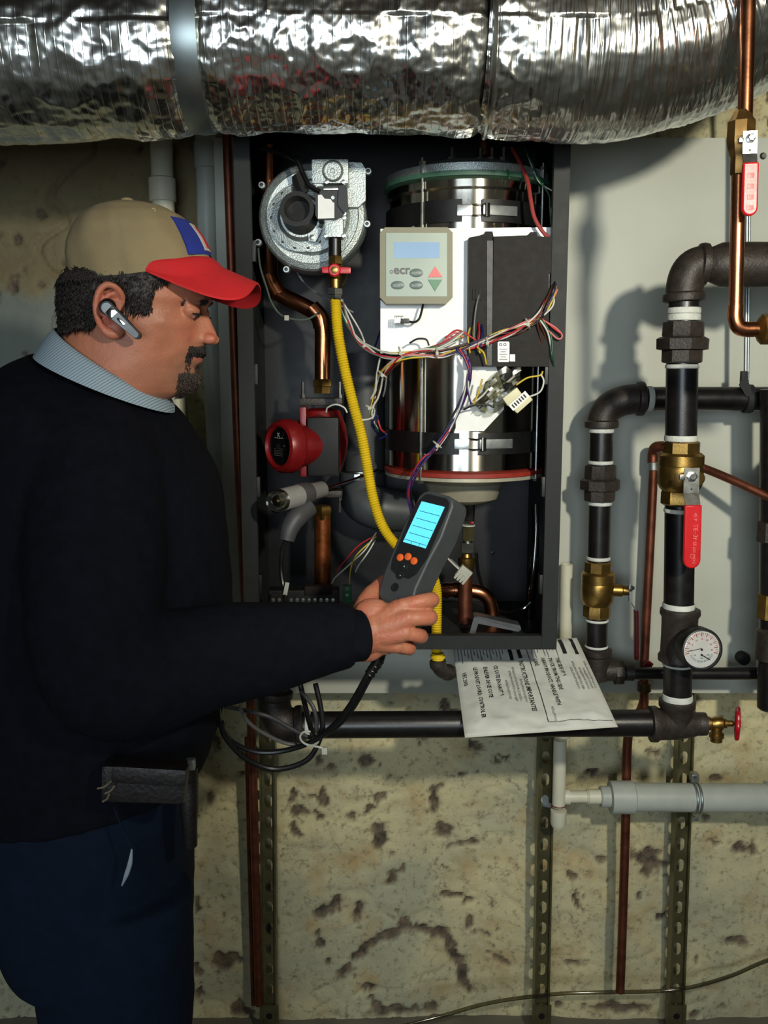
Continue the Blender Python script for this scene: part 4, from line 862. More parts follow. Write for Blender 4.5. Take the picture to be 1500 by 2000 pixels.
t = thing('small_ball_valve', 'smaller brass ball valve with a side lever, beside the cabinet', 'valve', I(1206))
e = ball_valve(t, I(1151), RI*.98, I(1097).z-I(1207).z, (.062, -.012, 0))
piv = P(1228, 1148, YI-.012); 
a, al, sd, fc, g = lever(t, piv, (.04, -.02, -1), (1, -.15, 0), P(1228, 1148, YI).z-P(1243, 1190, YI).z, P(1243, 1190, YI).z-P(1243, 1287, YI).z, .019, .012, REDD)
t = thing('inner_tee_run', 'black iron nipple, tee and union below the smaller brass valve', 'pipe', I(1330))
MB().cyl(I(1272), I(1202), RI*.92, seg=36).build('nipple', IRON, t); tape(I(1211), UP, RI*.94, t, .005); tape(I(1262), UP, RI*.94, t, .005)
ti = I(1310); mb = MB(); q = RI; hz = I(1266).z-ti.z
mb.lathe([(q*1.05, hz), (q*1.3, hz-.002), (q*1.3, hz-.012), (q*1.14, hz-.016), (q*1.14, -.016), (q*.4, -.024)], ti, UP, 36)
mb.lathe([(q*.9, -.035), (q*.9, .04), (q*1.0, .04)][:2], ti, (1, 0, 0), 32); mb.build('tee', IRONF, t, 40)
MB().cyl(P(1188, 1313, YI), P(1225, 1313, YI), .010, seg=24).build('nipple', IRON, t)
MB().lathe([(.010, 0), (.0165, .001), (.0165, .014), (.012, .015)], P(1188, 1314, YI), (1, 0, 0), 8).build('union_tail', IRONF, t)
MB().lathe([(.012, 0), (.0245, .002), (.0245, .018), (.016, .020)], P(1198, 1314, YI), (1, 0, 0), 8).build('union_nut', IRONF, t)
MB().lathe([(.016, 0), (.0165, .016), (.012, .018)], P(1221, 1314, YI), (1, 0, 0), 24).build('union_head', IRONF, t)
MB().cyl(P(1236, 1315, YI), P(1760, 1316, YI), 12.2*M(1315, YI), seg=28).build('branch_pipe', IRON, t)
# gas line from the yellow hose to behind the package
t = thing('gas_line', 'small black iron elbow and pipe under the yellow hose nut', 'pipe', P(870, 1330, 1.62))
gy = HY+.035
elbow(t, P(855, 1293, gy), P(857, 1314, gy+.0), P(876, 1313, gy+.035), .0115)
MB().cyl(P(855, 1287, gy), P(855, 1297, gy), .011, seg=20).build('nipple', IRON, t)
MB().tube([P(874, 1313, gy+.032), P(900, 1313, gy+.085), P(960, 1313, gy+.13), P(1080, 1313, YI-.01), P(1160, 1312, YI)], .011, 20).build('pipe', IRON, t)
# black pipe at the right edge
t = thing('edge_black_pipe', 'black pipe with a brass coupling at the right edge of view', 'pipe', P(1500, 1390, YI-.06))
Q = lambda py, x=1507: P(x-(py-900)*.006, py, YI-.06)
MB().cyl(Q(1275), Q(1050), .021, seg=32).build('pipe', IRON, t); MB().cyl(Q(1000), Q(760), .021, seg=32).build('pipe', IRON, t)
MB().lathe([(.02, 0), (.027, .003), (.027, .05), (.02, .053)], Q(1210), UP, 8).build('coupling', BRASS, t)
MB().lathe([(.021, 0), (.028, .003), (.028, .040), (.021, .043)], Q(1060), UP, 8).build('iron_union', IRONF, t)
MB().lathe([(.021, 0), (.024, .003), (.024, .11), (.021, .113)], Q(1060), UP, 24).build('sleeve', IRON, t)
MB().lathe([(.025, 0), (.030, .003), (.030, .06), (.023, .066)], Q(1290), UP, 32).build('iron_tee', IRONF, t)
MB().cyl(Q(1385), Q(1288), .024, seg=32, bev=.004).build('drop_leg', IRON, t)
c = P(1454, 1288, BY-.022)
t = thing('pipe_stub', 'small round grey fitting on the board at the right edge', 'fitting', c)
MB().lathe([(.013, 0), (.013, .02), (.010, .022)], c+Vector((0, .02, 0)), (0, -1, 0), 20).build('cap', GREYCAB, t)
# expansion tank just outside the view, hung on the right
t = thing('expansion_tank', 'grey expansion tank hanging just beyond the right edge of view', 'tank', (.86, 1.50, 1.0))
MB().lathe([(.02, 0), (.07, .01), (.10, .04), (.105, .08), (.105, .30), (.10, .34), (.07, .37), (.02, .38)], (.84, 1.66, 1.05), UP, 48).build('shell', GREYCAB, t)
MB().cyl((.84, 1.66, 1.42), (.84, 1.66, 1.93), .012, seg=20).build('stem_pipe', IRON, t)
# ---------------- copper line in front at the right with its valve
YC = 1.24; RC = 14.2*M(300, YC)
t = thing('copper_riser', 'shiny copper pipe coming down in front of the duct at the right', 'pipe', P(1500, 660, YC))
MB().cyl(P(1468, -260, YC-.0), P(1455, 246, YC), RC, seg=36).build('upper_tube', COPPER, t)
MB().cyl(P(1443, 322, YC), P(1437, 604, YC), RC*.98, seg=36).build('lower_tube', COPPER, t)
MB().tube([P(1437, 596, YC), P(1436.5, 620, YC), P(1442, 637, YC), P(1455, 643, YC), P(1474, 643, YC)], RC*1.08, 32).build('elbow', COPPER, t)
MB().cyl(P(1470, 643, YC), P(1484, 643, YC), RC*1.02, seg=32, bev=.001).build('collar', COPPER, t)
t = thing('brass_union', 'brass union nut at the right edge on the end of the copper elbow', 'fitting', P(1500, 672, YC))
MB().lathe([(.011, 0), (.016, .004), (.020, .006), (.020, .05), (.014, .055)], P(1478, 643, YC), (1, 0, 0), 8).build('nut', BRASS, t)
MB().cyl(P(1528, 643, YC), P(1700, 643, YC), RC, seg=28).build('tube', COPPER, t)
t = thing('copper_line_valve', 'brass ball valve on the copper pipe under the duct, red lever pointing down', 'valve', P(1447, 340, YC))
B = lambda py: P(np.interp(py, [225, 345], [1455, 1443]), py, YC)
h = B(228).z-B(344).z
MB().lathe([(RC*1.02, 0), (RC*1.25, .002), (RC*1.30, .022), (RC*1.5, .026), (RC*1.75, .034), (RC*1.95, .042), (RC*1.95, .066), (RC*1.6, .070), (RC*1.15, .078), (RC*1.05, .08)], B(344), UP, 8).build('body', mat('valve_brass', (140, 108, 62), .35, .9, .2, 60), t)
piv = P(1464, 272, YC-.030); MB().cyl(P(1458, 272, YC), piv, .0065, seg=14).build('stem', BRASS, t)
a, al, sd, fc, g = lever(t, piv, (.03, .0, -1), (-.1, -1, 0), P(0, 272, YC-.03).z-P(0, 320, YC-.03).z, P(0, 320, YC-.03).z-P(0, 424, YC-.03).z, 27*M(300, YC-.03), .005)
mb = MB()
for k in range(4): mb.box(a+al*(.016+.013*k)+fc*.0082, (.008, .0006, .006), bev=.0002)
mb.build('embossing', LP, g)
# hanger rod for the inner branch
t = thing('pipe_hanger', 'thin threaded rod and clevis holding the inner level pipe', 'hanger', P(1454, 800, YI))
for dx in (-.0,): MB().cyl(P(1456, 742, YI), P(1462, 90, YI), .0036, seg=12).build('threaded_rod', GALV, t)
MB().cyl(P(1461, 742, YI-.004), P(1468, 90, YI-.004), .0022, seg=8).build('wire_strap', GALV, t)
MB().box(P(1454, 736, YI), (.014, .012, .022), bev=.002).build('hanger_nut', GREYCAB, t)
MB().lathe([(RI+.002, -.008), (RI+.0045, -.007), (RI+.0045, .007), (RI+.002, .008)], P(1460, 779, YI), (1, 0, 0), 36, cap=False).build('clevis_ring', GREYCAB, t)
MB().pixprism([(1444, 752), (1450, 740), (1460, 740), (1466, 756), (1470, 775), (1458, 775)], YI-RI-.004, .003).build('clevis_plate', GREYCAB, t)
# ---------------- small copper line behind and its branch
YK = 1.845
t = thing('thin_copper_line', 'thin tarnished copper line with soldered elbow rising behind the big upright', 'pipe', P(1210, 1930, 1.9))
rk = 8.6*M(1100, YK)
MB().tube([P(1277, 872, YK), P(1276, 930, YK), P(1268, 1100, YK), P(1259, 1285, YK), P(1258, 1380, YK)], rk, 20).build('tube', COPPERD, t)
MB().tube([P(1275, 905, YK), P(1276, 884, YK), P(1281, 874, YK-.01), P(1296, 872, YK-.02)], rk*1.2, 20).build('elbow', COPPERD, t)
MB().cyl(P(1276, 918, YK), P(1276, 902, YK), rk*1.3, seg=20, bev=.001).build('solder_collar', GALV, t)
MB().tube([P(1258, 1370, YK), P(1250, 1390, YK+.02), P(1232, 1420, YK+.04), P(1225, 1460, YK+.05), P(1222, 1600, YK+.05), P(1216, 1800, YK+.05), P(1211, 1937, YK+.05)], rk*1.1, 20).build('lower_tube', COPPERD, t)
t = thing('branch_stop_valve', 'little stop valve with a red handle on the thin copper line', 'valve', P(1262, 1365, YK))
MB().lathe([(rk*1.1, 0), (.014, .003), (.014, .02), (rk*1.1, .024)], P(1258, 1352, YK), UP, 20).build('body', mat('dull_valve_body', (100, 82, 60), .45, .8, .2, 60), t)
MB().box(P(1266, 1298, YK-.018), (.016, .008, .016), Matrix.Rotation(.6, 3, 'Y'), .003).build('handle', REDD, t)
MB().cyl(P(1263, 1340, YK), P(1264, 1300, YK-.014), .004, seg=10).build('stem', BRASS, t)
t = thing('slanting_copper_line', 'copper tube slanting down to the right edge from behind the large brass valve', 'pipe', P(1500, 970, 1.75))
MB().tube([P(1340, 905, 1.80), P(1378, 916, 1.78), P(1440, 942, 1.74), P(1510, 975, 1.70), P(1600, 1018, 1.65)], 8.5*M(940, 1.75), 20).build('tube', COPPERD, t)
MB().tube([P(1296, 872, YK-.02), P(1318, 880, YK-.03), P(1345, 906, 1.80)], rk, 16).build('link_tube', COPPERD, t)
# ---------------- left: copper line, grey vent pipe and cream pipe
t = thing('left_copper_line', 'slim copper pipe running from ceiling to floor at the left side of the cabinet', 'pipe', P(503, 1965, 1.93))
YL = BY-.018
mb = MB().tube([P(441, 200, YL), P(455, 600, YL), P(466, 900, YL), P(478, 1150, YL), P(492, 1450, YL+.01), P(499, 1700, YL+.02), P(506, 1962, YL+.03)], 8.5*M(1400, YL), 20); mb.build('tube', COPPERD, t)
t = thing('second_left_copper_line', 'thinner copper pipe hugging the left copper line down to the floor', 'pipe', P(495, 1960, 1.94))
MB().tube([P(482, 1440, YL+.05), P(488, 1700, YL+.05), P(495, 1962, YL+.05)], .0055, 14).build('tube', COPPERD, t)
t = thing('grey_vent_pipe', 'upright pale grey pipe on the stone wall left of the cabinet', 'pipe', P(430, 1290, 1.93))
MB().tube([P(400, 190, 1.93), P(407, 500, 1.93), P(420, 800, 1.93), P(436, 1100, 1.93), P(442, 1290, 1.93)], .0205, 32).build('tube', PVCG, t)
MB().lathe([(.021, 0), (.0245, .002), (.0245, .05), (.021, .052)], P(404, 330, 1.93), UP, 32).build('coupling', PVCG, t)
t = thing('cream_pipe', 'upright cream pipe on the stone wall behind the man\'s cap', 'pipe', P(360, 1290, 1.93))
MB().tube([P(312, 190, 1.93), P(322, 450, 1.93), P(345, 780, 1.93), P(366, 1100, 1.93), P(374, 1290, 1.93)], .022, 32).build('tube', PVC, t)
MB().lathe([(.0225, 0), (.027, .002), (.027, .045), (.0225, .048)], P(318, 395, 1.93), UP, 32).build('coupling', PVC, t)
# ---------------- struts
def strut(px0, px1, label, z1, flip=1):
    y0 = BY+.024; a = P(px0, 1480, y0); b = P(px1, 2000, y0); lean = (b.x-a.x)/(b.z-a.z)
    t = thing('slotted_strut', label, 'strut', (b.x-b.z*lean, y0+.02, 0), 'slotted metal struts under the board')
    W = .035; D = .018; th = .0022; H = z1
    X = lambda z: b.x+(z-b.z)*lean
    mb = MB(); n = int(H/.0508); z = .0
    sw, sh = .0085, .0155
    for i in range(n):          # back web between the slots, each slot an open hole
        zc = (i+.5)*.0508; zl, zh = i*.0508, (i+1)*.0508
        k = 16; inner = [(sw*max(-1, min(1, math.cos(t_)*1.15)), sh*math.sin(t_)) for t_ in np.linspace(0, 2*PI, k, endpoint=False)]
        outer = []
        for x_, z_ in inner:
            s = min((W/2)/abs(x_) if abs(x_) > 1e-6 else 9e9, .0254/abs(z_) if abs(z_) > 1e-6 else 9e9); outer.append((x_*s, z_*s))
        vs = []
        for (x_, z_) in inner+outer: vs.append((X(zc)+x_, y0, zc+z_))
        for (x_, z_) in inner+outer: vs.append((X(zc)+x_, y0+th, zc+z_))
        fs = []
        for j in range(k):
            j2 = (j+1) % k; fs += [(j, j2, k+j2, k+j), (2*k+j2, 2*k+j, 3*k+j, 3*k+j2), (j2, j, 2*k+j, 2*k+j2)]
        mb.add(vs, fs)
    def rail(dx, w, y_a, y_b): 
        vs = []
        for z_ in (0.004, n*.0508):
            for x_ in (dx, dx+w):
                for y_ in (y_a, y_b): vs.append((X(z_)+x_, y_, z_))
        mb.add(vs, [(0, 1, 3, 2), (4, 6, 7, 5), (0, 4, 5, 1), (2, 3, 7, 6), (0, 2, 6, 4), (1, 5, 7, 3)])
    rail(-W/2, th, y0-.0, y0+D) ; rail(W/2-th, th, y0-.0, y0+D); rail(-W/2, .004, y0+D-th, y0+D); rail(W/2-.004, .004, y0+D-th, y0+D)
    rail(-W/2, .004, y0-.012, y0); rail(W/2-.004, .004, y0-.012, y0)
    mb.build('channel', OLIVE, t)
    ft = MB(); ft.box((X(.05), y0-.008, .05), (.044, .004, .09), bev=.001); ft.box((X(0), y0-.03, .003), (.044, .05, .005), bev=.001); ft.build('foot_bracket', OLIVE, t)
    for z_ in (.03, .068): MB().lathe([(.0075, 0), (.0075, .0006)], (X(z_), y0-.0102, z_), (0, -1, 0), 16).build('hole', BLACKP, t)
    return t
zst = 1.02
strut(523, 527, 'slotted strut standing beside the slim copper pipes, leftmost of the three', zst)
strut(1066, 1056, 'slotted strut behind the short white drain pipe, middle of the three', zst)
strut(1336, 1318, 'slotted strut behind the thick grey plastic pipe, rightmost of the three', zst)
# ---------------- PVC condensate
YP = 1.86
t = thing('condensate_pipe', 'thick pale grey plastic pipe stepping down in size towards the left', 'pipe', P(1330, 1590, YP))
rp = 29*M(1557, YP)
x = lambda px: P(px, 1557, YP).x; o = P(1108, 1557, YP)
MB().cyl(P(1108, 1556, YP), P(1150, 1556, YP), .0128, seg=28).build('thin_tube', PVC, t)
MB().cyl(P(1145, 1556, YP), P(1174, 1556, YP), .0155, seg=28, bev=.001).build('bushing', PVC, t)
MB().cyl(P(1172, 1556, YP), P(1200, 1556, YP), .0225, seg=32, bev=.002).build('bushing', PVCG, t)
MB().lathe([(.022, 0), (rp*1.08, .002), (rp*1.1, .05), (rp*1.02, .052)], P(1190, 1557, YP), (1, 0, 0), 40).build('coupling', PVCG, t)
MB().cyl(P(1238, 1557, YP), P(1900, 1561, YP), rp*.95, seg=40).build('large_tube', PVCG, t)
MB().lathe([(rp, 0), (rp*1.1, .002), (rp*1.1, .06), (rp, .062)], P(1497, 1559, YP), (1, 0, 0), 40).build('coupling', PVCG, t)
for px in (1148, 1176): MB().ring(P(px, 1556, YP), (1, 0, 0), .0145, .0012, 28, 6).build('primer_ring', PRIMER, t)
t = thing('pipe_clamp', 'metal ring clamp holding the thick grey plastic pipe to the right strut', 'clamp', P(1358, 1590, YP))
for dx in (-4, 4): MB().ring(P(1358+dx, 1558, YP), (1, 0, 0), rp*1.0, .0028, 44, 8).build('band', GALV, t)
MB().box(P(1356, 1517, YP), (.016, .02, .018), bev=.003).build('ear', GALV, t); MB().box(P(1357, 1597, YP), (.012, .015, .008), bev=.002).build('ear', GALV, t)
bolt('bolt', P(1356, 1517, YP-.008), (0, -1, 0), .005, .006, ZINC, t)
t = thing('drain_standpipe', 'short upright cream plastic pipe with a purple primed joint, left end of the grey pipe', 'pipe', P(1090, 1620, YP-.0))
YQ = YP-.01
MB().cyl(P(1091, 1575, YQ), P(1094, 1445, YQ), .0138, seg=32).build('tube', PVC, t)
MB().ring(P(1091, 1572, YQ), UP, .0145, .0014, 28, 6).build('primer_ring', PRIMER, t)
mb = MB().lathe([(.004, 0), (.013, .004), (.0168, .012), (.0172, .042), (.014, .043)], P(1090, 1618, YQ), UP, 32); mb.cyl(P(1090, 1556, YP), P(1112, 1556, YP), .0165, seg=28); mb.build('elbow', PVC, t)
t = thing('upper_cream_pipe', 'open-topped upright cream plastic pipe just right of the cabinet', 'pipe', P(1104, 1300, BY-.035))
z0 = P(1102, 1440, BY-.035); MB().lathe([(.0125, 0), (.0125, (P(1105, 1102, BY-.035)-z0).length), (.0105, (P(1105, 1102, BY-.035)-z0).length), (.0105, .02), (.001, .02)], z0, P(1107, 1102, BY-.035)-z0, 28).build('tube', PVC, t)
t = thing('wall_pipe_end', 'round grey pipe end in the stone wall left of the short white drain pipe', 'pipe', P(1072, 1562, 1.93))
MB().tube([P(1070, 1560, 2.02), P(1070, 1560, 1.95), P(1074, 1558, 1.93)], .021, 28).build('tube', PVCG, t)
# clear hose along the bottom of the wall
t = thing('clear_floor_tube', 'thin clear tubing lying along the foot of the wall', 'tube', P(1000, 1960, 1.9))
MB().tube([P(760, 2010, 1.82), P(860, 1985, 1.84), P(960, 1958, 1.87), P(1080, 1942, 1.90), P(1180, 1938, 1.90), P(1280, 1936, 1.90), P(1350, 1928, 1.90), P(1430, 1905, 1.93), P(1510, 1872, 1.95), P(1620, 1850, 1.95)], .0042, 12).build('tube', thin_glass('clear_vinyl', (200, 196, 176), .12, .12), t)
# ================================================================== instruction package
pA = P(1000, 1388, PYM)+Vector((0, 0, HYR*.0)); zf = P(1000, 1415, PYM).z+HYR; yf = PYM
zg = P(1100, 1313, 1.72).z+.011+.030
slope = (zg-zf)/(1.73-yf); pn = Vector((0, -slope, 1)).normalized(); p0 = Vector((0, yf, zf+.006))
cs = [plane_hit(x_, y_, p0, pn) for x_, y_ in ((886, 1275), (1134, 1262), (1207, 1420), (908, 1441))]
t = thing('instruction_package', 'white plastic instruction packet with black print lying on the pipes', 'packet', (cs[0]+cs[1]+cs[2]+cs[3])/4)
# extend the back under the cabinet a little
ex = (cs[0]-cs[3])*.12; ey = (cs[1]-cs[2])*.12; c00, c10, c11, c01 = cs[0]+ex, cs[1]+ey, cs[2], cs[3]
def pk(u, v): return (c00*(1-u)+c10*u)*(1-v)+(c01*(1-u)+c11*u)*v
NU, NV = 60, 60; vs = []; us = np.linspace(0, 1, NU); 
U, V_ = np.meshgrid(us, us, indexing='ij'); th = .009*np.clip(np.minimum(np.minimum(U, 1-U), np.minimum(V_, 1-V_))*9, 0, 1)**.6
wr = fbm(U*5, V_*5, 4)*.0030*(1+sm(.8, 1, V_)*1.2)
def pkp(u, v, e=.0):
    i = min(NU-1, max(0, int(round(u*(NU-1))))); j = min(NV-1, max(0, int(round(v*(NV-1))))); return pk(u, v)+pn*(th[i, j]+wr[i, j]*min(1, th[i, j]/.006)+e)
top = [pkp(us[i], us[j]) for i in range(NU) for j in range(NV)]; bot = [pk(us[i], us[j])-pn*(th[i, j]*.25) for i in range(NU) for j in range(NV)]
fs = [(i*NV+j, (i+1)*NV+j, (i+1)*NV+j+1, i*NV+j+1) for i in range(NU-1) for j in range(NV-1)]
fs += [tuple(NU*NV+k for k in f[::-1]) for f in fs]
bd = [(i, 0) for i in range(NU)]+[(NU-1, j) for j in range(1, NV)]+[(i, NV-1) for i in range(NU-2, -1, -1)]+[(0, j) for j in range(NV-2, 0, -1)]
ids = [i*NV+j for i, j in bd]; fs += [(ids[k], ids[(k+1) % len(ids)], NU*NV+ids[(k+1) % len(ids)], NU*NV+ids[k]) for k in range(len(ids))]
MB().add(top+bot, fs).build('packet', mat('white_poly_film', (214, 216, 208), .32, 0, .03, 30, .25, 60), t, 60)
# print: lines run along v (towards the viewer), stacked along u
def ptext(s, u, v, size, bold=.0004, m=INK, sx=.95):
    cu = bpy.data.curves.new('t', 'FONT'); cu.body = s; cu.size = 1; cu.offset = bold/size*.6; cu.resolution_u = 1
    ob = bpy.data.objects.new('t', cu); C.objects.link(ob); dg = bpy.context.evaluated_depsgraph_get(); me = bpy.data.meshes.new_from_object(ob.evaluated_get(dg)); bpy.data.objects.remove(ob)
    Lu = (c10-c00).length; Lv = (c01-c00).length
    for q in me.vertices:
        vv = v+q.co.x*size*sx/Lv; uu = u+q.co.y*size/Lu; q.co = pkp(min(.995, uu), min(.98, vv), .0011)-t.location
    return link('lettering', me, m, t, None)
s0 = .0098
for s, u, v, sz in (('NEC 2003', .04, .38, s0), ('LE PRODUIT LOURD, CONTROL ER', .125, .34, s0), ('ENLEVER DE CE COTE', .20, .34, s0), ('CE COTE EN HAUT \u2191', .275, .34, s0),
                    ('INSTRUCTIONS IMPORTANTES', .47, .30, .0112), ('CARE.', .585, .28, s0), ('HEAVY PRODUCT, HANDLE WITH', .645, .27, s0*1.02), ('TRUCK FROM THIS SIDE', .70, .27, s0), ('THIS SIDE UP \u2191', .755, .27, s0)):
    ptext(s, u, v, sz)
for u, v, n in ((.335, .50, 22), (.375, .40, 38), (.405, .36, 42), (.44, .50, 26), (.83, .40, 26), (.86, .33, 36), (.895, .40, 28), (.925, .40, 26), (.955, .32, 34), (.60, .80, 14)):
    ptext(('INSTALLATION ET NOTICE POUR LE CLIENT ET LE SERVICE')[:n], u, v, .0056, .0001, INKG, .82)
def pline(u0, v0, u1, v1, w, m, name='print_line'):
    n = 24; a = np.array([u0, v0]); b = np.array([u1, v1]); vs = []; d = (c10-c00).normalized() if abs(v1-v0) > abs(u1-u0) else (c01-c00).normalized()
    for i in range(n+1):
        q = a+(b-a)*i/n; p = pkp(q[0], q[1], .0012); vs += [p-d*w/2, p+d*w/2]
    mb = MB().add(vs, [(2*i, 2*i+1, 2*i+3, 2*i+2) for i in range(n)]); return mb.build(name, m, t, None)
pline(.555, .04, .555, .93, .0013, INK); pline(.555, .93, .98, .95, .0013, INK)
for u, v0, v1, w_ in ((.425, .08, .28, .007), (.49, .08, .27, .007), (.84, .06, .24, .0075), (.93, .04, .25, .007)): pline(u, v0, u, v1, w_, INK, 'print_bar')
for k in range(15): pline(.03+.024*k, .06, .03+.024*k, .24+.04*math.sin(k*2.1), .0016, INKG)
for k in range(9): pline(.59+.024*k, .06, .59+.024*k, .22+.05*math.sin(k*1.7), .0012, INKG)
# ================================================================== the man
YH = 1.20
def remesh(mb, name, voxel, m, parent, smooth=3, sf=.5, fn=None, label=None):
    me = bpy.data.meshes.new('tmp'); me.from_pydata([tuple(v) for v in mb.v], [], mb.f)
    bm = bmesh.new(); bm.from_mesh(me); bmesh.ops.recalc_face_normals(bm, faces=bm.faces); bm.to_mesh(me); bm.free()
    o = bpy.data.objects.new('tmp', me); C.objects.link(o)
    r = o.modifiers.new('r', 'REMESH'); r.mode = 'VOXEL'; r.voxel_size = voxel
    if smooth: s = o.modifiers.new('s', 'SMOOTH'); s.factor = sf; s.iterations = smooth
    dg = bpy.context.evaluated_depsgraph_get(); dg.update(); out = bpy.data.meshes.new_from_object(o.evaluated_get(dg)); bpy.data.objects.remove(o)
    n = len(out.vertices); co = np.empty(n*3, dtype=np.float32); out.vertices.foreach_get('co', co); co = co.reshape(-1, 3)
    at = {}
    if fn is not None:
        no = np.empty(n*3, dtype=np.float32); out.vertices.foreach_get('normal', no); co, at = fn(co.astype(float), no.reshape(-1, 3).astype(float))
    off = np.array(parent.location) if parent is not None else 0
    out.vertices.foreach_set('co', (co-off).astype(np.float32).ravel()); out.update()
    for k, a in at.items():
        q = out.attributes.new(k, 'FLOAT', 'POINT'); q.data.foreach_set('value', np.asarray(a, dtype=np.float32).ravel())
    out.name = name; out.materials.clear()
    return link(name, out, m, parent, None, label)
def rings(mb, sl, seg=64, ex=2.0, Y=None, capa=True):
    """sl: list of (back point, front point, half width); rings joined into a closed loft"""
    vs = []; n = len(sl)
    for a, b, hw in sl:
        c = (a+b)/2; h = (b-a)/2
        for k in range(seg):
            t = 2*PI*k/seg; x = math.copysign(abs(math.cos(t))**(2/ex), math.cos(t)); y = math.copysign(abs(math.sin(t))**(2/ex), math.sin(t))
            vs.append(c+h*x+Vector((0, -hw*y, 0)))
    fs = [(i*seg+k, i*seg+(k+1) % seg, (i+1)*seg+(k+1) % seg, (i+1)*seg+k) for i in range(n-1) for k in range(seg)]
    if capa: fs += [tuple(range(seg)), tuple((n-1)*seg+k for k in range(seg))[::-1]]
    return mb.add(vs, fs)
man = thing('person', 'man in khaki cap with red brim, dark sweater and blue trousers, holding a meter', 'person', (P(200, 1500, 1.24).x, 1.24, 0))
# ---- head surface, by rows of the profile
IN = np.interp
rF = [396, 420, 450, 490, 520, 560, 576, 588, 596, 603, 612, 622, 634, 646, 655, 661, 666, 670, 674, 680, 687, 691, 695, 699, 704, 709, 714, 719, 726, 736, 746, 755, 762, 768, 773, 777, 784, 800, 830]
vF = [262, 320, 362, 385, 396, 405, 409, 412, 409, 404.5, 406, 410, 415, 420.5, 424, 424, 419, 409, 400, 398, 399.5, 398, 392, 394.5, 396, 393, 387, 384, 386.5, 389.5, 389, 384, 376, 366, 352, 336, 318, 302, 296]
rG = [396, 420, 450, 490, 520, 560, 588, 600, 612, 634, 660, 680, 700, 719, 740, 755, 766, 774, 784, 800, 830]
vG = [262, 320, 362, 385, 396, 404, 404, 394, 390, 392, 393, 391, 386, 378, 374, 366, 354, 336, 316, 302, 296]
rB = [396, 405, 425, 450, 500, 535, 552, 580, 610, 630, 645, 665, 700, 760, 830]
vB = [232, 200, 172, 156, 146, 141, 128, 125, 127, 129, 128, 122, 108, 100, 96]
rW = [396, 402, 412, 430, 460, 500, 550, 600, 640, 680, 710, 740, 765, 790, 830]
vW = [.004, .022, .036, .052, .066, .074, .0765, .075, .073, .070, .068, .066, .0655, .066, .068]
rK = [396, 560, 620, 680, 720, 770, 800, 830]; vK = [0, .05, .12, .26, .40, .38, .15, 0]
rN = [396, 560, 588, 600, 620, 645, 658, 666, 674, 685, 695, 708, 719, 730, 750, 768, 830]
vN = [.05, .04, .020, .0095, .0095, .0125, .0145, .0140, .017, .022, .022, .020, .022, .022, .022, .028, .04]
def headgrid(rows, th, off=0.0):
    R, T = np.meshgrid(rows, th, indexing='ij'); c = np.cos(T); s = np.sin(T)
    Fp, G, B, W, K, Nw = IN(R, rF, vF), IN(R, rG, vG), IN(R, rB, vB), IN(R, rW, vW), IN(R, rK, vK), IN(R, rN, vN)
    y = W*np.sign(s)*np.abs(s)**.92*(1-K*np.clip(c, 0, 1)**2)
    px = (G+B)/2+(G-B)/2*np.sign(c)*np.abs(c)**np.where(c > 0, .80, .95)
    front = np.clip(c, 0, 1)**.5
    px = px+(Fp-G)*np.exp(-(np.abs(y)/Nw)**2.4)*(c > 0)
    ay = np.abs(y); g = lambda r0, y0, sr, sy: np.exp(-((R-r0)/sr)**2-((ay-y0)/sy)**2)*(c > 0)
    px = px-8.5*g(606, .030, 11, .013)+4.5*g(588, .030, 8, .018)+4.5*g(634, .040, 14, .016)-3*g(668, .024, 10, .007)-4*g(700, .034, 14, .010)+4*g(664, .0135, 6, .005)-2.5*g(676, .018, 5, .005)
    y = y+np.sign(s)*(.0035*np.exp(-((R-634)/16)**2-((c-.55)/.2)**2)-.004*np.exp(-((R-560)/22)**2-((c-.65)/.2)**2)+.003*np.exp(-((R-722)/22)**2-((c-.1)/.35)**2)-.003*np.exp(-((R-680)/14)**2-((c-.62)/.15)**2))
    dy = (R-1000)/F; yy = ct-dy*st; X = (px-750)/F/yy*YH; Z = CAMZ+(-st-dy*ct)/yy*YH; Y = YH-y
    V = np.stack([X, Y, Z], -1)
    if off is not 0.0:
        ctr = np.stack([((G+B)/2-750)/F/yy*YH, Y*0+YH, Z], -1); d = V-ctr; d /= np.linalg.norm(d, axis=-1, keepdims=True)+1e-9; V = V+d*np.asarray(off)[..., None] if np.ndim(off) else V+d*off
    return V
rows = np.concatenate([np.linspace(396.5, 560, 45), np.linspace(562, 784, 120), np.linspace(790, 830, 8)]); th = np.linspace(0, 2*PI, 220, endpoint=False)
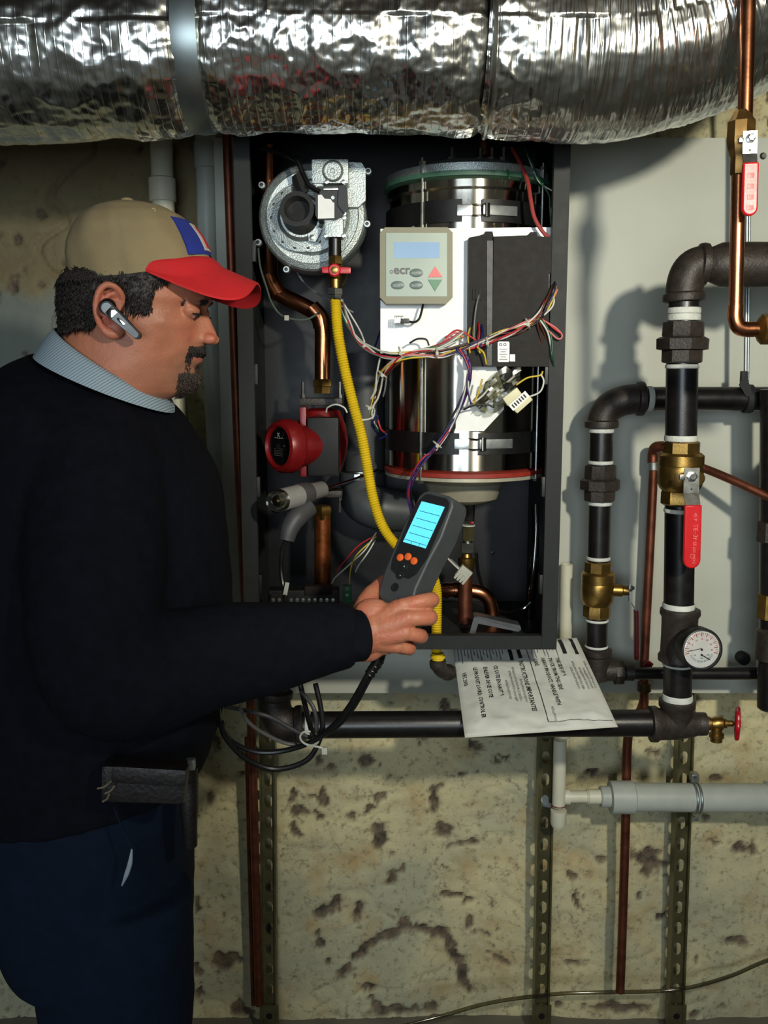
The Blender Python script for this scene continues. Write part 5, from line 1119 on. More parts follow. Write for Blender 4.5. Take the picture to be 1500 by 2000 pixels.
# denser samples at the front of the face
th = th - .55*np.sin(th)*(1)*.6; V = headgrid(rows, th); nr, nt = len(rows), len(th)
body = MB()
fs = [(i*nt+k, i*nt+(k+1) % nt, (i+1)*nt+(k+1) % nt, (i+1)*nt+k) for i in range(nr-1) for k in range(nt)]+[tuple(range(nt)), tuple((nr-1)*nt+k for k in range(nt))[::-1]]
body.add([tuple(v) for v in V.reshape(-1, 3)], fs)
YE = YH-.083
def NP(px, py, d): return P(px, py, YH-d)          # a point of the near half of the head, d off its middle plane
def E(px, py, dy=0.0, s=-1): q = NP(px, py, .083+dy); return Vector((q.x, YH+s*(.083+dy), q.z))
for s in (-1, 1):
    e = lambda px, py, dy=0.0: E(px, py, dy, s)
    body.tube([e(240, 596, -.004), e(238, 576, .003), e(226, 561, .009), e(208, 556, .013), e(194, 568, .015), e(187, 592, .015), e(189, 618, .013), e(200, 641, .008), e(216, 653, .003), e(232, 650, -.003), e(240, 638, -.008)], [.0035, .0036, .0038, .004, .0042, .004, .0038, .0042, .006, .006, .004], 12)
    body.tube([e(228, 574, .003), e(212, 576, .008), e(204, 592, .009), e(205, 614, .008), e(214, 630, .004), e(228, 634, .0)], [.003, .0036, .0038, .0036, .0034, .003], 10)
    body.ell(e(213, 604, -.001), (.017, .0055, .030)); body.ell(e(222, 640, -.001), (.011, .006, .011)); body.ell(e(240, 612, -.006), (.006, .006, .008))
    body.ell(e(208, 604, -.008), (.014, .010, .024))
    # eyelids and nose wing
    yl = lambda d: YH+s*d
    q = NP(372, 606, .0315); body.ell((q.x+.0, yl(.0315), q.z), (.0118, .0152, .0100)) 
    body.tube([(NP(388, 590, .012).x, yl(.012), NP(0, 590, .012).z), (NP(382, 588, .028).x, yl(.028), NP(0, 588, .028).z), (NP(362, 590, .046).x, yl(.046), NP(0, 590, .046).z)], [.005, .006, .004], 10)
    q = NP(408, 662, .0115); body.ell((q.x, yl(.0115), q.z), (.0095, .0065, .0070))
def tube_in(pts, r): body.tube(pts, r, 20)
# neck into the chest, shoulders, arms (under the clothes)
tube_in([P(200, 780, 1.22), P(190, 860, 1.23), P(190, 1000, 1.24)], [.062, .07, .06])
tube_in([P(175, 900, 1.10), P(180, 880, 1.24), P(175, 900, 1.40)], [.045, .05, .045])
SH, EL, WR = P(170, 905, 1.095), P(225, 1310, 1.035), P(668, 1243, 1.168)
tube_in([SH, (SH+EL)/2, EL, (EL+WR)/2, WR, P(700, 1238, 1.178)], [.045, .042, .038, .036, .027, .026])
SH2, EL2, WR2 = P(175, 905, 1.395), P(170, 1290, 1.455), P(260, 1520, 1.44)
tube_in([SH2, (SH2+EL2)/2, EL2, (EL2+WR2)/2, WR2], [.045, .042, .038, .034, .027])
# right hand closed round the meter
def H(px, py, Y): return P(px, py, Y)
body.tube([H(668, 1243, 1.168), H(700, 1240, 1.180), H(722, 1232, 1.188)], [.027, .028, .030], 22)
MC = [H(786, 1184, 1.183), H(796, 1208, 1.172), H(790, 1236, 1.172), H(775, 1261, 1.182)]
for m_, r_ in zip(MC, (.0125, .0130, .0125, .0115)): body.tube([H(700, 1238, 1.184), (H(716, 1236, 1.184)+m_)/2, m_], [.020, .0185, r_], 16)
body.ell(H(748, 1228, 1.186), (.034, .017, .036)); body.ell(H(715, 1256, 1.19), (.028, .018, .026)); body.ell(H(728, 1200, 1.19), (.026, .018, .022))
tips = [[H(786, 1184, 1.183), H(815, 1176, 1.182), H(838, 1172, 1.190), H(844, 1172, 1.205), H(840, 1176, 1.232), H(826, 1180, 1.252), H(812, 1182, 1.260)],
        [H(796, 1208, 1.172), H(818, 1207, 1.174), H(836, 1206, 1.184), H(840, 1206, 1.200), H(836, 1209, 1.228), H(820, 1212, 1.250), H(806, 1214, 1.258)],
        [H(790, 1236, 1.172), H(806, 1239, 1.175), H(818, 1242, 1.184), H(822, 1243, 1.200), H(820, 1244, 1.226), H(806, 1246, 1.246), H(794, 1246, 1.252)],
        [H(775, 1261, 1.182), H(788, 1264, 1.183), H(797, 1266, 1.190), H(800, 1267, 1.204), H(798, 1268, 1.224), H(786, 1268, 1.240), H(778, 1268, 1.246)]]
for tp, r_ in zip(tips, (.0098, .0102, .0097, .0088)): body.tube(tp, [r_*1.12, r_, r_*1.06, r_*1.04, r_*.92, r_*.9, r_*.72], 16); body.ell(tp[-1], (r_*.7,)*3)
for m_ in MC: body.ell(m_+Vector((0, -.003, .001)), (.0105, .0095, .0105))
body.tube([H(704, 1220, 1.192), H(712, 1192, 1.205), H(722, 1166, 1.222), H(734, 1152, 1.240), H(750, 1138, 1.262), H(764, 1126, 1.276)], [.018, .0165, .013, .0112, .0108, .0085], 18)
# left hand, hanging on the far side
d = Vector((.25, 0, -1)).normalized(); body.ell(WR2+d*.055, (.026, .016, .045))
for k in range(4): body.tube([WR2+d*.085+Vector((-.024+.016*k, 0, 0)), WR2+d*.125+Vector((-.026+.017*k, .0, 0)), WR2+d*(.165-.008*abs(k-1))+Vector((-.022+.015*k, -.010, 0))], [.0095, .009, .007], 12)
body.tube([WR2+d*.02+Vector((.02, -.005, 0)), WR2+d*.06+Vector((.036, -.012, 0)), WR2+d*.10+Vector((.040, -.016, 0))], [.013, .011, .008], 12)
def pxy(co):
    # where a point of the head (mirrored to its near half) stands in the profile photograph
    Yn = YH-np.abs(co[:, 1]-YH); v = (CAMZ-co[:, 2])/Yn; u = co[:, 0]/Yn
    dvy = (v*ct-st)/(ct+v*st); yy = ct-dvy*st; return 750+F*u*yy, 1000+F*dvy
def skin_fn(co, no):
    px, py = pxy(co); ay = np.abs(co[:, 1]-YH); face = (co[:, 1] > 1.08)*(co[:, 1] < 1.32)*(co[:, 2] > 1.45)*(py < 800)*(px < 440)
    n = fbm(co[:, 0]*60+3, co[:, 2]*60+co[:, 1]*40, 3)
    g = lambda x0, y0, sx, sy: np.exp(-((px-x0)/sx)**2-((py-y0)/sy)**2)*face
    lips = np.clip(np.exp(-((px-392)/13)**4-((py-698)/9.0)**4)*face*(ay < .026), 0, 1)
    red = np.clip(g(415, 656, 16, 14)+.8*g(375, 650, 26, 20)*(ay > .02)+1.1*np.exp(-((px-212)/30)**4-((py-606)/50)**4)*(ay > .084)*face+.25*n, 0, 1)
    stub = np.clip(sm(.0, 1, g(378, 735, 34, 46)*1.4)+.55*g(330, 745, 60, 40)+.8*g(398, 683, 22, 10), 0, 1)*(1-lips)
    hand = (co[:, 0] > P(680, 1200, 1.2).x)*(co[:, 1] < 1.33)*(co[:, 2] < 1.4)
    red = np.maximum(red, hand*np.clip(.3+.9*n, 0, 1))
    co = co+no*(fbm(co[:, 0]*190, co[:, 2]*190+co[:, 1]*150, 2)*.00022*(1+hand*1.2))[:, None]
    return co, dict(lips=lips, red=red, stub=stub)
SKIN = mat('skin', (178, 114, 86), .5, 0, .07, 45, .25, 420, sss=.12)
def tint(m, k, col, f=1.0):
    N = m.node_tree.nodes; L = m.node_tree.links; b = N['Principled BSDF']; src = b.inputs['Base Color'].links[0].from_socket
    a = N.new('ShaderNodeAttribute'); a.attribute_name = k; mu = N.new('ShaderNodeMath'); mu.operation = 'MULTIPLY'; mu.inputs[1].default_value = f; L.new(a.outputs['Fac'], mu.inputs[0])
    x = N.new('ShaderNodeMix'); x.data_type = 'RGBA'; L.new(mu.outputs[0], x.inputs[0]); L.new(src, x.inputs[6]); x.inputs[7].default_value = lin(col); L.new(x.outputs[2], b.inputs['Base Color'])
tint(SKIN, 'red', (196, 104, 84), .6); tint(SKIN, 'stub', (112, 84, 68), .6); tint(SKIN, 'lips', (150, 78, 68), .8)
remesh(body, 'body', .0018, SKIN, man, 4, .5, skin_fn)
# eyes
EYEW = mat('eye_white', (200, 192, 180), .2); IRIS = mat('iris', (50, 36, 28), .15)
for s in (-1, 1):
    q = NP(373, 611, .0315); c = Vector((q.x, YH+s*.0315, q.z)); ey = MB().ell(c, (.0098, .0112, .0068)).build('eye', EYEW, man)
    MB().ell(c+Vector((.0078, s*.001, -.0040)), (.0033, .0042, .0030)).build('iris', IRIS, ey)
    MB().tube([c+Vector((.0095, -s*.0095, -.0005)), c+Vector((.0122, s*.000, -.0028)), c+Vector((.0095, s*.0095, -.0022)), c+Vector((.005, s*.0145, -.0012))], [.0008, .0014, .0013, .0006], 6).build('eyelashes', INK, ey)
# hair, beard, brows: many short tapered strands over a thin under-layer
HAIR = mat('dark_hair', (34, 26, 22), .55, 0, .35, 200); BEARD = mat('grizzled_beard', (62, 50, 42), .6, 0, .6, 260)
hr = np.random.RandomState(11)
def strands(name, m, rmap, n, length, rad, dirf, off, parent=man):
    vs = []; fs = []; cnt = 0
    while cnt < n:
        k = 4000; rr_ = hr.uniform(rmap[0], rmap[1], k); tt = hr.uniform(-PI, PI, k)
        for r_, t_ in zip(rr_, tt):
            pass
        break
    return vs
def strandset(name, m, pts, nrm, dirs, length, rad, lift):
    n = len(pts); L = length*(.6+.8*hr.rand(n))[:, None]; nr_ = nrm/np.linalg.norm(nrm, axis=1, keepdims=True)
    d = dirs+hr.normal(0, .28, (n, 3)); d -= nr_*np.sum(d*nr_, 1)[:, None]*.8; d /= np.linalg.norm(d, axis=1, keepdims=True)
    sd = np.cross(d, nr_); sd /= np.linalg.norm(sd, axis=1, keepdims=True)+1e-9
    p0 = pts-nr_*.001; p1 = pts+d*L*.5+nr_*lift*(1+hr.rand(n))[:, None]; p2 = pts+d*L+nr_*lift*.6
    vs = np.stack([p0-sd*rad, p0+sd*rad, p0+nr_*rad, p1-sd*rad, p1+sd*rad, p1+nr_*rad*1.6, p2], 1).reshape(-1, 3)
    fs = []
    for i in range(n):
        o = i*7; fs += [(o, o+1, o+4, o+3), (o+1, o+2, o+5, o+4), (o+2, o, o+3, o+5), (o+3, o+4, o+6), (o+4, o+5, o+6), (o+5, o+3, o+6)]
    mb = MB(); mb.v = [tuple(v) for v in vs]; mb.f = fs; o = mb.build(name, m, man, None); o['kind'] = 'stuff'; return o
def sample(n, fn, r0, r1, off=.0, sides=True):
    out = []; nn = []; tot = 0
    while tot < n:
        r_ = hr.uniform(r0, r1, 3000); t_ = hr.uniform(-PI, PI, 3000)
        R = np.stack([r_, r_+.8], 0); 
        a = np.array([headgrid(np.array([x]), np.array([y]))[0, 0] for x, y in zip([], [])]) if False else None
        P0 = hp(r_, t_, off); P1 = hp(r_+.8, t_, off); P2 = hp(r_, t_+.02, off)
        nv = np.cross(P2-P0, P1-P0); nv /= np.linalg.norm(nv, axis=1, keepdims=True)+1e-9
        cen = P0.copy(); cen[:, 0] = P(250, 600, YH).x; cen[:, 1] = YH; sg = np.sign(np.sum(nv*(P0-cen), 1)); nv *= sg[:, None]
        px, py = pxy(P0); ok = fn(px, py, np.abs(P0[:, 1]-YH), hr.rand(3000)); out.append(P0[ok]); nn.append(nv[ok]); tot += ok.sum()
        if len(out) > 200: break
    return np.concatenate(out)[:n], np.concatenate(nn)[:n]
def hp(r, t, off):
    # same surface as headgrid, for scattered (row, angle) pairs
    global np; rs = np.asarray(r); ts = np.asarray(t); res = np.empty((len(rs), 3))
    return headgrid_pairs(rs, ts, off)
def headgrid_pairs(r, t, off):
    mg = np.meshgrid; 
    try:
        np.meshgrid = lambda a, b, indexing='ij': (a[:, None], b[:, None]); return headgrid(r, t, off)[:, 0]
    finally: np.meshgrid = mg
def in_hair(px, py, ay, u):
    back = (px < 190)*(py < 636-(px-124)*.10+4*u)*(py > 520)
    top = (px >= 190)*(py > 515)*(py < 553-np.clip(px-300, 0, 60)*.45+4*u)*(px < 338)
    side = (px > 243)*(px < 300-(py-560)*.12+5*u)*(py >= 550)*(py < 598+6*u)
    return (back | top | side) & (ay > -1) & ~((px > 335))
pts, nrm = sample(15000, in_hair, 505, 645); 
dirs = np.tile(np.array([-.55, 0, -.85]), (len(pts), 1)); strandset('hair', HAIR, pts, nrm, dirs, .013, .00055, .0022)
# under-layer following the head
hrw = np.linspace(512, 640, 60); hth = np.linspace(-PI, PI, 200); HV = headgrid(hrw, hth, .0042); X_, Y_ = pxy(HV.reshape(-1, 3)); 
mask = in_hair(X_, Y_, np.abs(HV.reshape(-1, 3)[:, 1]-YH), .2).reshape(60, 200)
HV2 = headgrid(hrw, hth, -.003); tw = fbm(X_.reshape(60, 200)*.10, Y_.reshape(60, 200)*.10, 3)*.0022; HV = headgrid(hrw, hth, .0036+tw)
vs = [tuple(v) for v in HV.reshape(-1, 3)]+[tuple(v) for v in HV2.reshape(-1, 3)]; fs = []; N0 = 60*200
def mk(i, j): return 0 <= i < 59 and 0 <= j < 199 and mask[i, j] and mask[i+1, j] and mask[i, j+1] and mask[i+1, j+1]
for i in range(59):
    for j in range(199):
        if mk(i, j):
            a, b, c_, d_ = i*200+j, i*200+j+1, (i+1)*200+j+1, (i+1)*200+j; fs += [(a, b, c_, d_), (N0+d_, N0+c_, N0+b, N0+a)]
            if not mk(i-1, j): fs.append((a, N0+a, N0+b, b))
            if not mk(i+1, j): fs.append((d_, c_, N0+c_, N0+d_))
            if not mk(i, j-1): fs.append((a, d_, N0+d_, N0+a))
            if not mk(i, j+1): fs.append((b, N0+b, N0+c_, c_))
used = sorted({v for f in fs for v in f}); rem = {v: i for i, v in enumerate(used)}
MB().add([vs[v] for v in used], [tuple(rem[v] for v in f) for f in fs]).build('hair_base', HAIR, man, None)
def in_beard(px, py, ay, u):
    chin = (px > 342-(py-775)*.15)*(py > 726)*(py < 780)*(ay < .034)*(u < np.clip((px-338)/22, .15, .9))
    line = (np.abs(px-(370-(py-690)*.16)) < 4.5)*(py > 686)*(py < 735)*(ay < .045)*(ay > .012)*(u < .35)
    mous = (py > 674)*(py < 691)*(ay < .032)*(px > 370)*(u < .8)
    soul = (py > 708)*(py < 722)*(ay < .008)*(px > 375)
    return chin | line | mous | soul
pts, nrm = sample(2600, lambda a, b, c, u: in_beard(a, b, c, u)*(b > 700), 700, 778); strandset('goatee', BEARD, pts, nrm, np.tile(np.array([-.1, 0, -1.]), (len(pts), 1)), .0055, .0004, .0008)
pts, nrm = sample(1500, lambda a, b, c, u: in_beard(a, b, c, u)*(b <= 702), 670, 702); strandset('moustache', HAIR, pts, nrm, np.tile(np.array([-.3, 0, -1.]), (len(pts), 1)), .0055, .0004, .0008)
pts, nrm = sample(700, lambda a, b, c, u: (np.abs(b-(588+.0*a)-np.clip((378-a), 0, 40)*.08) < 3.6)*(c > .012)*(c < .052)*(a > 361), 578, 598); strandset('eyebrows', HAIR, pts, nrm, np.tile(np.array([-.8, 0, -.1]), (len(pts), 1)), .007, .00045, .0012)
# ---- cap
KH = mat('khaki_twill', (142, 126, 92), .85, 0, .06, 40, .3, 700); KRED = mat('red_twill', (196, 24, 30), .8, 0, .06, 40, .3, 700)
cap = MB().build('cap', KH, man) if False else None
cs_ = [((137, 541), (410, 516), .0815), ((134, 522), (411, 506), .0835), ((132, 500), (405, 486), .0835), ((134, 476), (394, 464), .0810), ((143, 450), (376, 440), .0750), ((157, 428), (354, 421), .0645), ((180, 410), (325, 406), .0490), ((208, 399), (294, 398), .0290), ((235, 394.5), (262, 394.5), .0090)]
seg = 96; vs = []
arr = [[np.array(P(a[0], a[1], YH)), np.array(P(b[0], b[1], YH)), w_] for a, b, w_ in cs_]; n_in = 40; tt = np.linspace(0, len(cs_)-1, n_in)
def interp_c(i):
    k = min(len(arr)-2, int(i)); f = i-k; f2 = f
    return [arr[k][q]*(1-f2)+arr[k+1][q]*f2 for q in range(3)]
def cap_pts(inset):
    out = []
    for i in tt:
        a, b, w_ = interp_c(i); c = (a+b)/2; h = (b-a)/2; hl = np.linalg.norm(h); h = h*(hl-inset)/hl
        for k in range(seg):
            t_ = 2*PI*k/seg; seam = -.0016*max(0, 1-abs(((t_+PI/6) % (PI/3))-PI/6)*0-abs((t_ % (PI/3))-PI/6)/.035)
            wr_ = .0012*math.sin(5*t_+i*.9)*min(1, i/3)+.0010*math.sin(11*t_-i*.7)
            sc = 1+(seam+wr_)/.09
            p = c+h*math.cos(t_)*sc+np.array([0, -(w_-inset)*math.sin(t_)*sc, -.013*math.sin(t_)**2*max(0, 1-i/4.5)]); out.append(p)
    return out
o_ = cap_pts(0); i_ = cap_pts(.0025); vs = o_+i_; N1 = n_in*seg; fs = []
for i in range(n_in-1):
    for k in range(seg): k2 = (k+1) % seg; fs += [(i*seg+k, i*seg+k2, (i+1)*seg+k2, (i+1)*seg+k), (N1+(i+1)*seg+k, N1+(i+1)*seg+k2, N1+i*seg+k2, N1+i*seg+k)]
fs += [(k, N1+k, N1+(k+1) % seg, (k+1) % seg) for k in range(seg)]+[tuple((n_in-1)*seg+k for k in range(seg)), tuple(N1+(n_in-1)*seg+k for k in range(seg))[::-1]]
cap = MB().add(vs, fs).build('cap', KH, man, 60)
def onman(o): o.parent = cap; return o
def child(mb, name, m, label=None):
    o = mb.build(name, m, man, 40, label); o.parent = cap; return o
bt = P(248, 392, YH); child(MB().lathe([(.008, -.001), (.0075, .002), (.004, .0035), (.0005, .004)], bt, UP, 20), 'button', KH)
for px, py, dy in ((238, 427, -.052), (318, 424, -.050)): child(MB().ring(P(px, py, YH)+Vector((0, dy, 0)), Vector((0, -1, .9)), .0028, .0008, 16, 6), 'eyelet', mat('eyelet_thread', (176, 160, 120), .7))
# brim
nb, mbn = 90, 22; vs = []
A0, B0, w0 = arr[1]; c0_ = (A0+B0)/2; h0 = (B0-A0)/2
tipx = P(504, 552, YH); kx = (P(504, 552, YH).x-P(411, 512, YH).x); zc0 = P(411, 512, YH).z; zc1 = tipx.z; W0 = .080
xa = P(322, 524, YH).x
for lay in (0, 1):
    for i in range(nb+1):
        u_ = -1+2*i/nb; ph = 1.28*u_
        inner = c0_+h0*.985*math.cos(ph)+np.array([0, -w0*.985*math.sin(ph), .002-.011*math.sin(ph)**2])
        a_ = PI/2*u_; n_s = 2/4.2
        ox = xa+(tipx.x-xa)*abs(math.cos(a_))**n_s; oy = YH-W0*math.copysign(abs(math.sin(a_))**n_s, u_)
        for j in range(mbn+1):
            v_ = j/mbn; x_ = inner[0]*(1-v_)+ox*v_; y_ = inner[1]*(1-v_)+oy*v_
            zz = zc0+(zc1-zc0)*(x_-B0[0])/kx-.044*((y_-YH)/W0)**2; bl = min(1, v_/.30); bl = bl*bl*(3-2*bl)
            p = np.array([x_, y_, inner[2]*(1-bl)+zz*bl-lay*.0026]); vs.append(p)
n1_ = (nb+1)*(mbn+1); fs = []
for i in range(nb):
    for j in range(mbn):
        a = i*(mbn+1)+j; b = a+mbn+1; fs += [(a, a+1, b+1, b), (n1_+b, n1_+b+1, n1_+a+1, n1_+a)]
    a = i*(mbn+1)+mbn; b = a+mbn+1; fs += [(a, n1_+a, n1_+b, b)]; a = i*(mbn+1); b = a+mbn+1; fs += [(b, n1_+b, n1_+a, a)]
child(MB().add(vs, fs), 'brim', KRED, 'bright red curved brim')
# embroidered patch on the front panel
def capsurf(i, t_, e): 
    a, b, w_ = interp_c(i); c = (a+b)/2; h = (b-a)/2; hl = np.linalg.norm(h); return Vector(c+h*(1+e/hl)*math.cos(t_)+np.array([0, -(w_+e)*math.sin(t_), -.013*math.sin(t_)**2*max(0, 1-i/4.5)]))
def patch(name, m, i0, i1, t0, t1, e):
    mb = MB(); n_ = 10; vs = []
    for lay in (e, -.001):
        for a in range(n_+1):
            for b in range(n_+1): vs.append(capsurf(i0+(i1-i0)*a/n_, t0+(t1-t0)*b/n_+ .0, lay))
    q = (n_+1)**2; fs = []
    for a in range(n_):
        for b in range(n_): k = a*(n_+1)+b; fs += [(k, k+1, k+n_+2, k+n_+1), (q+k+n_+1, q+k+n_+2, q+k+1, q+k)]
    ed = [a for a in range(n_+1)]+[(a+1)*(n_+1)-1 for a in range(1, n_+1)]+[q-1-a for a in range(1, n_+1)]+[a*(n_+1) for a in range(n_-1, 0, -1)]
    fs += [(ed[k], ed[(k+1) % len(ed)], q+ed[(k+1) % len(ed)], q+ed[k]) for k in range(len(ed))]
    return child(mb.add(vs, fs), name, m)
patch('patch', mat('patch_blue', (30, 48, 140), .7), 1.3, 4.4, -.55, .62, .0016)
patch('patch_field', mat('patch_white', (190, 180, 170), .7), 1.7, 4.0, -.34, .22, .0024)
patch('patch_emblem', mat('patch_red', (176, 40, 50), .7), 2.0, 3.8, -.24, .12, .0032)
# ---- sweater
SW = mat('navy_sweater', (16, 18, 25), .95, 0, .2, 60, .5, 500, spec=.08)
tor = MB(); S = [((72, 690), (330, 788), .088), ((52, 700), (340, 800), .118), ((28, 722), (350, 816), .152), ((4, 765), (366, 842), .182), ((-22, 830), (392, 885), .200), ((-45, 930), (424, 958), .206),
     ((-60, 1050), (438, 1060), .202), ((-65, 1180), (446, 1180), .198), ((-62, 1300), (446, 1300), .196), ((-52, 1400), (430, 1400), .192), ((-45, 1480), (412, 1448), .187), ((-40, 1545), (396, 1492), .184)]
YT = 1.245
SLt = [(P(a[0], a[1], YT), P(b[0], b[1], YT), w_) for a, b, w_ in S]
def spl(sl, n=5):
    out = []; A_ = catmull([s[0] for s in sl], n); B_ = catmull([s[1] for s in sl], n); W_ = np.interp(np.linspace(0, len(sl)-1, len(A_)), range(len(sl)), [s[2] for s in sl])
    return list(zip(A_, B_, W_))
rings(tor, spl(SLt), 80, 2.3)
tor.tube([P(165, 885, 1.18), SH+Vector((0, .02, -.01)), (SH+EL)/2+Vector((-.005, -.005, 0)), EL+Vector((-.008, -.004, -.004)), (EL*.62+WR*.38), (EL*.3+WR*.7), WR+Vector((-.004, 0, 0)), P(690, 1242, 1.173)], [.078, .082, .080, .072, .064, .054, .044, .0405], 28)
tor.ell(EL+Vector((.012, 0, -.002)), (.076, .066, .070))
tor.tube([P(165, 880, 1.33), SH2, (SH2+EL2)/2, EL2, (EL2+WR2)/2, WR2+Vector((0, 0, .02))], [.078, .082, .074, .066, .052, .042], 24)
tor.ell(P(120, 830, 1.245), (.13, .19, .085))
def cloth_fn(amp, sc, dirw):
    def f(co, no):
        w_ = fbm(co[:, 0]*sc*dirw[0]+4, co[:, 2]*sc*dirw[1]+co[:, 1]*sc*.6, 3); r_ = 1-np.abs(fbm(co[:, 0]*sc*.8+9, co[:, 2]*sc*1.1+co[:, 1]*sc*.5, 2))*2
        return co+no*((w_*.7+r_*.3)*amp)[:, None], {}
    return f
remesh(tor, 'sweater', .0055, SW, man, 8, .5, cloth_fn(.0050, 9, (1, 1)))
cf = MB(); cw = P(696, 1241, 1.1745); cax = (P(704, 1240, 1.177)-P(668, 1243, 1.168)).normalized(); vs = []
prof = [(.0395, -.020), (.0425, -.018), (.0420, -.004), (.0415, .006), (.0385, .009), (.034, .008), (.033, -.02)]
cf.lathe(prof, cw, cax, 64, cap=False, squash=.80); cf.build('cuff', SW, man)
# ---- shirt collar
STR = mat('striped_shirt', (158, 174, 182), .8, 0, .04, 40, .2, 500)
N = STR.node_tree.nodes; L = STR.node_tree.links; wv = N.new('ShaderNodeTexWave'); wv.inputs['Scale'].default_value = 95; wv.bands_direction = 'Z'; wv.inputs['Distortion'].default_value = .3
tcn = [n for n in N if n.type == 'TEX_COORD'][0]; mp = N.new('ShaderNodeMapping'); mp.inputs['Rotation'].default_value = (0, .62, 0); L.new(tcn.outputs['Object'], mp.inputs[0]); L.new(mp.outputs[0], wv.inputs['Vector'])
mr_ = N.new('ShaderNodeMapRange'); mr_.inputs['From Min'].default_value = .55; mr_.inputs['From Max'].default_value = .8; L.new(wv.outputs['Fac'], mr_.inputs[0])
xx = N.new('ShaderNodeMix'); xx.data_type = 'RGBA'; L.new(mr_.outputs[0], xx.inputs[0]); src = N['Principled BSDF'].inputs['Base Color'].links[0].from_socket; L.new(src, xx.inputs[6]); xx.inputs[7].default_value = lin((112, 134, 152)); L.new(xx.outputs[2], N['Principled BSDF'].inputs['Base Color'])
col = [((74, 694), (338, 806), .094), ((86, 674), (338, 796), .090), ((102, 650), (334, 786), .084), ((112, 640), (330, 779), .0795), ((116, 641), (326, 780), .0765), ((108, 660), (326, 792), .079), ((98, 690), (326, 804), .082)]
cm = MB(); rings(cm, [(P(a[0], a[1], YH+.005), P(b[0], b[1], YH+.005), w_) for a, b, w_ in col], 72, 2.0, capa=False); cm.build('shirt_collar', STR, man, None)
# ---- trousers
TR_ = mat('navy_trousers', (18, 28, 43), .9, 0, .15, 50, .4, 400, spec=.12)
tr = MB(); S = [((-30, 1470), (390, 1470), .172), ((-38, 1530), (380, 1520), .176), ((-36, 1600), (376, 1600), .182), ((-20, 1660), (373, 1660), .186), ((0, 1710), (370, 1710), .186), ((22, 1765), (368, 1765), .184), ((48, 1806), (368, 1806), .180), ((90, 1826), (366, 1826), .165)]
rings(tr, spl([(P(a[0], a[1], YT), P(b[0], b[1], YT), w_) for a, b, w_ in S], 4), 64, 2.25)
for yc, dx in ((1.15, 0), (1.335, 38)):
    S = [((60, 1740), (372, 1740), .085), ((74, 1800), (371, 1800), .092), ((80, 1850), (372, 1850), .093), ((78, 1910), (374, 1910), .090), ((88, 1990), (376, 1990), .086)]
    sl = [(P(a[0]+dx, a[1], yc), P(b[0]-dx*.2, b[1], yc), w_) for a, b, w_ in S]; a, b, w_ = sl[-1]
    for z, k1, k2, w2 in ((.50, .02, -.015, .080), (.42, .03, -.02, .074), (.30, .035, -.02, .068), (.18, .045, -.03, .064), (.06, .05, -.04, .062)):
        a2 = Vector((a.x+k1, yc, z)); b2 = Vector((b.x+k2, yc, z)); sl.append((a2, b2, w2))
    rings(tr, spl(sl, 4), 48, 2.1)
    cx_ = (a.x+b.x)/2; sh_ = MB()
    prof = [(-.13, .02, .034), (-.12, .05, .040), (-.06, .075, .042), (0, .085, .043), (.06, .07, .048), (.11, .055, .050), (.15, .045, .044), (.175, .03, .02)]
    vs = []; k = 24
    for x_, h_, w2 in prof:
        for q in range(k): t_ = 2*PI*q/k; vs.append((cx_+x_, yc-w2*math.cos(t_), max(0.002, h_/2+h_/2*math.sin(t_)*1.0)))
    sh_.add(vs, [(i*k+j, i*k+(j+1) % k, (i+1)*k+(j+1) % k, (i+1)*k+j) for i in range(len(prof)-1) for j in range(k)]+[tuple(range(k)), tuple((len(prof)-1)*k+j for j in range(k))]).build('shoe', RUB, man)
remesh(tr, 'trousers', .0065, TR_, man, 7, .5, cloth_fn(.0060, 8, (1.2, .8)))
# pocket edge and round patch
pk_ = MB(); pk_.tube([P(258, 1655, 1.046), P(254, 1685, 1.045), P(247, 1708, 1.046), P(238, 1730, 1.050)], [.0008, .0030, .0030, .0008], 8); pk_.build('pocket_lining', mat('pocket_lining', (150, 160, 170), .8), man, label='pale pocket lining showing in the slit')
MB().tube([P(222, 1575, 1.052), P(240, 1620, 1.048), P(259, 1658, 1.044)], [.0012, .0016, .0012], 8).build('pocket_seam', TR_, man)
MB().lathe([(.009, -.002), (.009, .001), (.008, .0016), (.001, .0018)], P(92, 1573, 1.062), (-.25, -1, 0), 24).build('hip_patch', mat('brown_patch', (112, 66, 58), .7), man)
# ---- things he wears or holds
LEA = mat('dark_leather', (20, 14, 13), .5, 0, .3, 40, .4, 200)
t = thing('belt_pouch', 'worn dark leather tool pouch lying level on the man\'s belt', 'pouch', P(280, 1560, 1.04))
MB().box(P(284, 1524, 1.036), (.098, .030, .046), Matrix.Rotation(.06, 3, 'Y') @ Matrix.Rotation(.05, 3, 'Z'), .008).build('body', LEA, t)
MB().box(P(294, 1510, 1.024), (.088, .022, .022), Matrix.Rotation(.06, 3, 'Y'), .006).build('flap', LEA, t)
fr = MB()
for a_, b_ in (((190, 1540), (212, 1530)), ((212, 1530), (228, 1510)), ((205, 1550), (224, 1534)), ((200, 1566), (214, 1550)), ((228, 1505), (232, 1530))):
    fr.tube([P(a_[0], a_[1], 1.019), P((a_[0]+b_[0])/2+2, (a_[1]+b_[1])/2+2, 1.018), P(b_[0], b_[1], 1.017)], .0011, 5)
o = fr.build('frayed_edge', mat('frayed_hide', (116, 104, 84), .8), t); o['kind'] = 'stuff'
t = thing('knife_sheath', 'long narrow dark sheath hanging at the front of the man\'s belt', 'sheath', P(370, 1655, 1.15))
MB().tube([P(366, 1500, 1.10), P(368, 1560, 1.095), P(370, 1610, 1.095), P(372, 1650, 1.10)], [.013, .012, .010, .009], 16).build('sheath', LEA, t)
